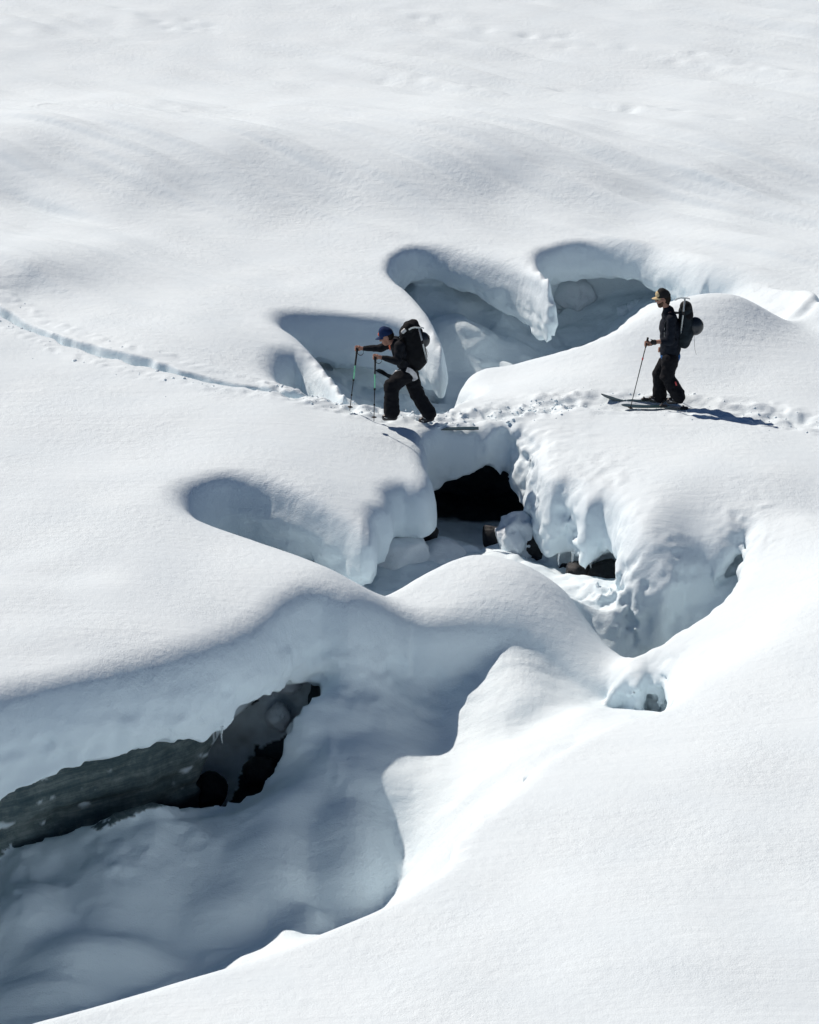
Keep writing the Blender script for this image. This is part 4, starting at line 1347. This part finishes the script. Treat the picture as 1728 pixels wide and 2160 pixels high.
# ---- the upright skier on the right
P2, J2 = frame(1412, 851)
pose_tilt = 0.10
pose2 = dict(head=(1399, 631, 0), neck=(1409, 656, 0), chest=(1414, 690, 0), pelvis=(1413, 742, 0),
             nsh=(1417, 672, -.18), nel=(1413, 719, -.24), nwr=(1377, 722, -.24), nha=(1364, 725, -.24),
             fsh=(1414, 668, .18), fel=(1418, 712, .25), fwr=(1400, 735, .27), fha=(1393, 738, .27),
             nhip=(1414, 750, -.09), nkn=(1408, 794, -.11), nan=(1431, 837, -.12), ntoe=(1412, 846, -.12),
             fhip=(1412, 748, .09), fkn=(1391, 790, .11), fan=(1392, 836, .12), ftoe=(1374, 842, .12))
man2, p2, R2 = build_person(P2, J2, pose2, "upright skier in black clothes and a cap walking left on skis with a backpack")
# clothes
jacket = solid("jacket", [('c', p2['pelvis'] + [0, 0, .05], p2['chest'], .145, .165, 1.2), ('c', p2['chest'], p2['neck'] + [.01, 0, -.03], .165, .095, 1.25), ('c', p2['neck'] + [.005, 0, -.02], p2['neck'] + [-.008, 0, .03], .076, .066),
                          ('c', p2['neck'] + [.01, 0, -.05], p2['nsh'], .085, .08), ('c', p2['neck'] + [.01, 0, -.05], p2['fsh'], .085, .08),
                          ('c', p2['nsh'], p2['nel'], .08, .066), ('c', p2['fsh'], p2['fel'], .08, .066), ('c', p2['nel'], p2['nel'] * .62 + p2['nwr'] * .38, .066, .056), ('c', p2['fel'], p2['fel'] * .3 + p2['fwr'] * .7, .064, .052),
                          ('c', p2['pelvis'] + [-.02, 0, .0], p2['pelvis'] + [.035, 0, .03], .125, .135, 1.25)], .011, M_JACKET2, man2, .03, .009, 10, 3)
tube("zipper", [p2['chest'] + [-.10, -.165, .08], p2['chest'] + [-.105, -.168, -.05], p2['chest'] + [-.10, -.165, -.12]], .004, M_BUCKLE, jacket, 6)
solid("base_layer", [('c', p2['pelvis'] + [-.035, 0, -.05], p2['pelvis'] + [.05, 0, -.07], .112, .118, 1.28)], .011, M_BLUEBAND, man2, .02)
trousers = solid("trousers", [('c', p2['pelvis'] + [0, 0, -.1], p2['nhip'] + [0, 0, -.08], .118, .115), ('c', p2['pelvis'] + [0, 0, -.1], p2['fhip'] + [0, 0, -.08], .118, .115),
                              ('c', p2['nhip'] + [0, 0, -.06], p2['nkn'], .135, .108), ('c', p2['nkn'], p2['nan'] + [.0, 0, .02], .108, .112), ('c', p2['fhip'] + [0, 0, -.06], p2['fkn'], .13, .105), ('c', p2['fkn'], p2['fan'] + [0, 0, .02], .105, .108)],
                 .011, M_TROUSER, man2, .02, .012, 9, 5)
solid("logo_patch", [('c', J2(1425, 806, -.225), J2(1427, 812, -.225), .012, .012)], .005, M_RED, trousers)
boot(man2, p2['nan'], p2['ntoe']); boot(man2, p2['fan'], p2['ftoe'])
crown2 = cap(man2, R2, M_BLACKCAP, M_TAN, front=M_TAN)
solid("hair", [('e', R2(.035, 0, .02), (.085, .084, .085)), ('c', R2(.06, 0, -.02), R2(.055, 0, -.06), .055, .045, 1.1)], .007, M_HAIR, man2, .02)
solid("beard", [('c', R2(-.052, -.03, -.085), R2(-.052, .03, -.085), .04, .04), ('c', R2(-.03, -.05, -.06), R2(0.0, -.062, -.02), .022, .016), ('c', R2(-.03, .05, -.06), R2(0, .062, -.02), .022, .016)], .006, M_BEARD, man2, .015)
sg = solid("sunglasses", [('e', R2(-.094, -.032, .012), (.014, .03, .02)), ('e', R2(-.094, .032, .012), (.014, .03, .02)), ('c', R2(-.09, -.06, .016), R2(0, -.084, .014), .005, .004), ('c', R2(-.09, .06, .016), R2(0, .084, .014), .005, .004), ('c', R2(-.1, -.01, .016), R2(-.1, .01, .016), .005, .005)], .0045, M_LENS, man2, .004)
solid("watch_strap", [('c', p2['nwr'] + [.0, 0, 0], p2['nwr'] + [.03, 0, 0], .04, .042)], .007, M_GRIP, man2)

# his pack, helmet, axe
def backpack(Jf, P0, core, lid, label, mats, straps, bulge=()):
    o = empty("backpack", P0 + core[0])
    off = core[0]
    L = lambda q: np.array(q) - off
    solid("pack_body", [('c', L(a), L(b), ra, rb, sy) for a, b, ra, rb, sy in core[1]], .012, mats[0], o, .04, .008, 8, 11)
    solid("pack_lid", [('c', L(a), L(b), ra, rb, sy) for a, b, ra, rb, sy in lid], .011, mats[1], o, .03, .007, 9, 13)
    for pts in straps:
        ribbon("shoulder_strap", [L(q) for q in pts], .055, .012, mats[0], o, side=(0.2, 1, 0))
    for pts in bulge:
        ribbon("loose_strap", [L(q) for q in pts], .014, .004, mats[0], o)
    tag(o, label, "backpack")
    return o


bk = J2(1443, 725, 0)
backpack(J2, P2, (bk, [(J2(1446, 655), J2(1446, 705), .105, .125, 1.35), (J2(1447, 700), J2(1444, 722), .12, .09, 1.3), (J2(1440, 690), J2(1440, 720), .1, .085, 1.4)]),
         [(J2(1448, 647), J2(1449, 664), .085, .1, 1.4), (J2(1446, 646, -.1), J2(1446, 646, .1), .075, .075, 1.0)],
         "dark slate backpack on the upright skier's back", (M_PACK2, M_PACK),
         [[J2(1436, 660, -.1), J2(1424, 661, -.12), J2(1410, 667, -.16), J2(1402, 685, -.165), J2(1406, 705, -.17), J2(1428, 718, -.17)], [J2(1436, 660, .1), J2(1424, 659, .12), J2(1408, 664, .16), J2(1401, 685, .165), J2(1428, 718, .17)]],
         [[J2(1464, 706, -.02), J2(1465, 722, -.02), J2(1466, 738, -.02), J2(1469, 748, -.02)]])


def helmet(c, r, label, P0):
    o = empty("helmet", P0 + c)
    c0 = np.zeros(3)
    ax = np.array([0.25, 0, -0.05])
    def cut(X, Y, Z):
        return X + 0.075 + 0 * Y + 0 * Z
    sh = solid("shell", [('e', c0, (r * 1.05, r * .95, r * 1.12)), ('-e', c0 + [-.06, 0, 0], (r * .95, r * .78, r * .9))], .008, M_HELM, o, .012, cutter=cut)
    for s in (-1, 0, 1):
        solid("vent", [('c', (r * .55, s * .05, r * .86 - abs(s) * .015), (r * .9, s * .05, r * .45 - abs(s) * .012), .011, .011)], .005, M_GRIP, sh)
    ribbon("chin_strap", [c0 + [-.07, -.09, .02], c0 + [-.09, -.05, -.12], c0 + [-.09, .05, -.12], c0 + [-.07, .09, .02]], .016, .004, M_GRIP, o, side=(1, 0, 0))
    tag(o, label, "helmet")


helmet(J2(1466, 688, 0), .128, "dark round helmet strapped behind the upright skier's backpack", P2)


def ice_axe(a, b, P0, label, head=True):
    a, b = np.array(a), np.array(b)
    o = empty("ice_axe", P0 + b)
    tube("axe_shaft", [a - b, (a - b) * .5, b - b], [.013, .013, .012], M_AXE, o, 8)
    d = (b - a) / np.linalg.norm(b - a)
    tube("axe_spike", [b - b, d * .05], [.009, .002], M_AXE, o, 8)
    t = a - b
    ribbon("axe_pick", [t + [.01, 0, .005], t + [-.06, 0, .012], t + [-.11, 0, .0], t + [-.15, 0, -.025]], .012, .022, M_AXE, o, side=(0, 1, 0))
    ribbon("axe_adze", [t + [.0, 0, .008], t + [.04, 0, .008], t + [.075, 0, -.004]], .045, .008, M_AXE, o, side=(0, 1, 0))
    solid("strap_loop", [('c', t * .55 + [0, 0, -.015], t * .55 + [0, 0, .015], .02, .02)], .006, M_GRIP, o)
    tag(o, label, "ice axe")


ice_axe(J2(1445, 630, -.19), J2(1437, 698, -.19), P2, "pale grey ice axe strapped upright on the right-hand skier's backpack")

# poles
def dark_sections():
    return [(0.0, 0.13, .017, .015, M_GRIP, "grip"), (0.13, 1.0, .0085, .006, M_POLEDARK, "shaft"), (.27, .30, .013, .013, M_RED, "clamp")]


pole("ski_pole", P2 + J2(1367, 712, -.24), P2 + J2(1328, 868, -.28), dark_sections(), "dark ski pole held out in front by the upright skier", "ski poles of the upright skier")
pole("ski_pole", P2 + J2(1395, 726, .27), P2 + J2(1407, 842, .3), dark_sections(), "dark ski pole mostly hidden behind the upright skier's legs", "ski poles of the upright skier", strap=False)
# skis
xt, xb = P2[0] + J2(1268, 845, .12)[0], P2[0] + J2(1505, 850, .12)[0]
zf2 = lambda x: P2[2] - 0.03
zfar = P2[2] + J2(1400, 846, .12)[2] - 0.02
ski((P2[0] + p2['fan'][0] + .04, 0), xt, xb, P2[1] + .12, lambda x: zfar + 0.03 - 0.16 * max(0.0, x - P2[0]), 0.0, "dark teal ski under the upright skier's forward foot, its tip curling up", "skis of the upright skier", M_SKI, .10)
znear = P2[2] + J2(1420, 852, -.12)[2] - 0.02
ski((P2[0] + p2['nan'][0] + .04, 0), xt + .3, xb + .3, P2[1] - .12, lambda x: znear - 0.03 - 0.16 * max(0.0, x - P2[0]), 0.0, "dark ski under the upright skier's rear foot, half sunk in the snow", "skis of the upright skier", M_SKI, .03)

# ---- the bending skier on the bridge
P1, J1 = frame(868, 890)
pose_tilt = 0.35
pose1 = dict(head=(816, 711, 0), neck=(834, 726, 0), chest=(848, 742, 0), pelvis=(860, 780, 0),
             nsh=(843, 730, -.18), nel=(838, 761, -.26), nwr=(803, 754, -.26), nha=(791, 753, -.26),
             fsh=(834, 720, .18), fel=(803, 735, .24), fwr=(766, 735, .26), fha=(753, 735, .26),
             nhip=(858, 788, -.09), nkn=(826, 815, -.1), nan=(827, 872, -.1), ntoe=(812, 881, -.1),
             fhip=(864, 788, .09), fkn=(880, 832, .1), fan=(905, 874, .1), ftoe=(889, 888, .1))
man1, p1, R1 = build_person(P1, J1, pose1, "skier in black with blue cap bending over two green poles on the snow bridge")
jk1 = solid("jacket", [('c', p1['pelvis'] + [0, 0, .04], p1['chest'], .13, .15, 1.25), ('c', p1['chest'], p1['neck'] + [.02, 0, -.02], .15, .09, 1.3), ('c', p1['neck'] + [.01, 0, -.01], p1['neck'] + [-.015, 0, .02], .074, .064),
                       ('c', p1['neck'] + [.02, 0, -.04], p1['nsh'], .085, .078), ('c', p1['neck'] + [.02, 0, -.04], p1['fsh'], .085, .078), ('c', p1['nsh'], p1['nel'], .076, .064), ('c', p1['fsh'], p1['fel'], .076, .06),
                       ('c', p1['nel'], p1['nel'] * .12 + p1['nwr'] * .88, .062, .04), ('c', p1['fel'], p1['fel'] * .1 + p1['fwr'] * .9, .058, .04)], .011, M_JACKET, man1, .03, .009, 10, 7)
solid("chest_logo", [('c', J1(822, 730, -.19), J1(823, 738, -.19), .012, .010)], .005, M_ORANGE, jk1)
tr1 = solid("trousers", [('c', p1['pelvis'], p1['nhip'] + [0, 0, -.03], .125, .12), ('c', p1['pelvis'], p1['fhip'] + [0, 0, -.03], .125, .12), ('c', p1['nhip'], p1['nkn'], .135, .112), ('c', p1['nkn'], p1['nan'] + [0, 0, .03], .11, .118),
                         ('c', p1['fhip'], p1['fkn'], .13, .106), ('c', p1['fkn'], p1['fan'] + [0, 0, .03], .106, .115)], .011, M_TROUSER, man1, .025, .012, 9, 9)
boot(man1, p1['nan'], p1['ntoe']); boot(man1, p1['fan'], p1['ftoe'])
crown1 = cap(man1, R1, M_BLUECAP, M_BLUECAP, badge=M_ORANGE)
solid("hair", [('e', R1(.04, 0, .015), (.08, .083, .08))], .007, M_HAIR, man1, .02)
# white cloth tucked in at the hip
wc = [J1(858, 779, -.22), J1(867, 783, -.235), J1(874, 790, -.235), J1(877, 798, -.23), J1(872, 803, -.225)]
ribbon("white_cloth", wc, .075, .012, M_WHITECLOTH, man1, side=(.7, 0, .7))
tube("hip_zip", [J1(826, 790, -.2), J1(834, 783, -.21), J1(846, 780, -.22)], .005, M_BUCKLE, tr1, 6)

bk = J1(880, 770, 0)
backpack(J1, P1, (bk, [(J1(862, 702), J1(871, 748), .14, .165, 1.2), (J1(870, 745), J1(878, 762), .16, .14, 1.2), (J1(880, 708), J1(887, 757), .10, .11, 1.35)]),
         [(J1(862, 690, -.05), J1(872, 686, .05), .085, .09, 1.4), (J1(862, 690, -.1), J1(862, 690, .1), .075, .075, 1.0), (J1(880, 694), J1(884, 700), .06, .06, 1.3)],
         "large black backpack on the bending skier's back", (M_PACK, M_PACK),
         [[J1(856, 705, -.12), J1(848, 714, -.15), J1(836, 728, -.19), J1(838, 748, -.2), J1(858, 762, -.19)], [J1(852, 702, .12), J1(842, 710, .15), J1(828, 722, .18), J1(836, 744, .19), J1(858, 762, .17)]],
         [[J1(900, 736, -.1), J1(903, 744, -.1), J1(902, 752, -.1), J1(900, 758, -.1)]])
helmet(J1(891, 717, .02), .112, "dark helmet strapped to the bending skier's backpack", P1)
ice_axe(J1(884, 692, -.22), J1(900, 758, -.22), P1, "pale ice axe slanting down the bending skier's backpack")
bo = empty("water_bottle", P1 + J1(853, 700, -.14))
q0 = J1(853, 700, -.14)
tube("bottle_body", [J1(848, 702, -.14) - q0, J1(849, 701, -.14) - q0, J1(857, 694, -.14) - q0, J1(858, 693, -.14) - q0], [.02, .03, .03, .02], M_BOTTLE, bo, 12)
tube("bottle_cap", [J1(845, 705, -.14) - q0, J1(848, 702, -.14) - q0], [.016, .018], M_GRIP, bo, 10)
tag(bo, "pale water bottle on the shoulder of the bending skier's backpack", "bottle")


def green_sections():
    return [(0.0, 0.1, .020, .017, M_GRIP, "grip"), (0.1, 0.28, .015, .013, M_GRIP, "grip_extension"), (0.28, 0.5, .0105, .010, M_POLEGREEN, "upper_shaft"), (.495, .525, .016, .016, M_GRIP, "clamp"), (0.5, 1.0, .0085, .006, M_POLEDARK, "lower_shaft"), (.74, .76, .013, .013, M_GRIP, "clamp")]


pole("ski_pole", P1 + J1(754, 733, .26), P1 + J1(738, 866, .3), green_sections(), "green and dark ski pole in the bending skier's outstretched far hand", "ski poles of the bending skier")
pole("ski_pole", P1 + J1(792, 750, -.26), P1 + J1(789, 888, -.3), green_sections(), "green and dark ski pole in the bending skier's near hand", "ski poles of the bending skier")
xt, xb = P1[0] + J1(800, 890, .1)[0], P1[0] + J1(1010, 890, .1)[0]
z0_, z1_ = P1[2] + J1(830, 893, .1)[2], P1[2] + J1(1000, 890, .1)[2]
ski((P1[0] + p1['fan'][0] + .04, 0), xt, xb, P1[1] + .1, lambda x: z0_ + (z1_ - z0_) * (x - xt) / (xb - xt) - .11, 0.0, "dark ski under the bending skier's rear foot, mostly buried in snow", "skis of the bending skier", M_SKI, .02)
xt, xb = P1[0] + J1(690, 890, -.1)[0], P1[0] + J1(885, 890, -.1)[0]
ski((P1[0] + p1['nan'][0] + .04, 0), xt, xb, P1[1] - .1, lambda x: P1[2] - .25 + .22 * max(0, (P1[0] - .1 - x)), 0.0, "dark ski under the bending skier's front foot, sunk in the trail", "skis of the bending skier", M_SKI, .02)


# ------------------------------------------------------------------ loose snow crumbs along the trail
def crumbs(name, paths, seed, label):
    r = np.random.default_rng(seed)
    Vs, Fs, off = [], [], 0
    for path, n, spread, smin_, smax_, bias in paths:
        seg = np.array(path)
        for _ in range(n):
            i = r.uniform(0, len(seg) - 1.001); k = int(i); t = i - k
            p = seg[k] * (1 - t) + seg[k + 1] * t
            d = seg[k + 1] - seg[k]; d = d[:2] / (np.linalg.norm(d[:2]) + 1e-9)
            s = r.normal(0, spread) + bias
            x, y = p[0] - d[1] * s, p[1] + d[0] * s
            size = smin_ + (smax_ - smin_) * r.random() ** 3
            v, f = ICO2 if size > 0.03 else ICO1
            v = v * (1 + 0.35 * noise3(v[:, 0] * 1.7 + r.random() * 50, v[:, 1] * 1.7, v[:, 2] * 1.7))[:, None]
            v = v * np.array([1, r.uniform(.7, 1.2), r.uniform(.55, .9)]) * size
            a = r.uniform(0, 6.28)
            v = np.stack([v[:, 0] * math.cos(a) - v[:, 1] * math.sin(a), v[:, 0] * math.sin(a) + v[:, 1] * math.cos(a), v[:, 2]], 1)
            Vs.append((v, x, y, size)); Fs.append(f + off); off += len(v)
    xs = np.array([q[1] for q in Vs]); ys = np.array([q[2] for q in Vs])
    zs = top_height(xs.copy(), ys.copy())
    V = np.concatenate([q[0] + np.array([q[1], q[2], zs[i] + q[3] * 0.05]) for i, q in enumerate(Vs)])
    o = mesh_obj(name, V, np.concatenate(Fs), M_SNOW)
    tag(o, label, "snow crumbs", kind="stuff")
    return o


crumbs("snow_crumbs", [(tl, 150, .16, .006, .035, -.28), (tl, 60, .45, .006, .018, -.6), (tl, 30, .1, .006, .025, .3), (tm, 300, .15, .008, .034, 0), (tr, 240, .25, .008, .028, 0), (tr, 50, .5, .006, .02, 0)], 5,
       "loose snow crumbs strewn along the ski trail")
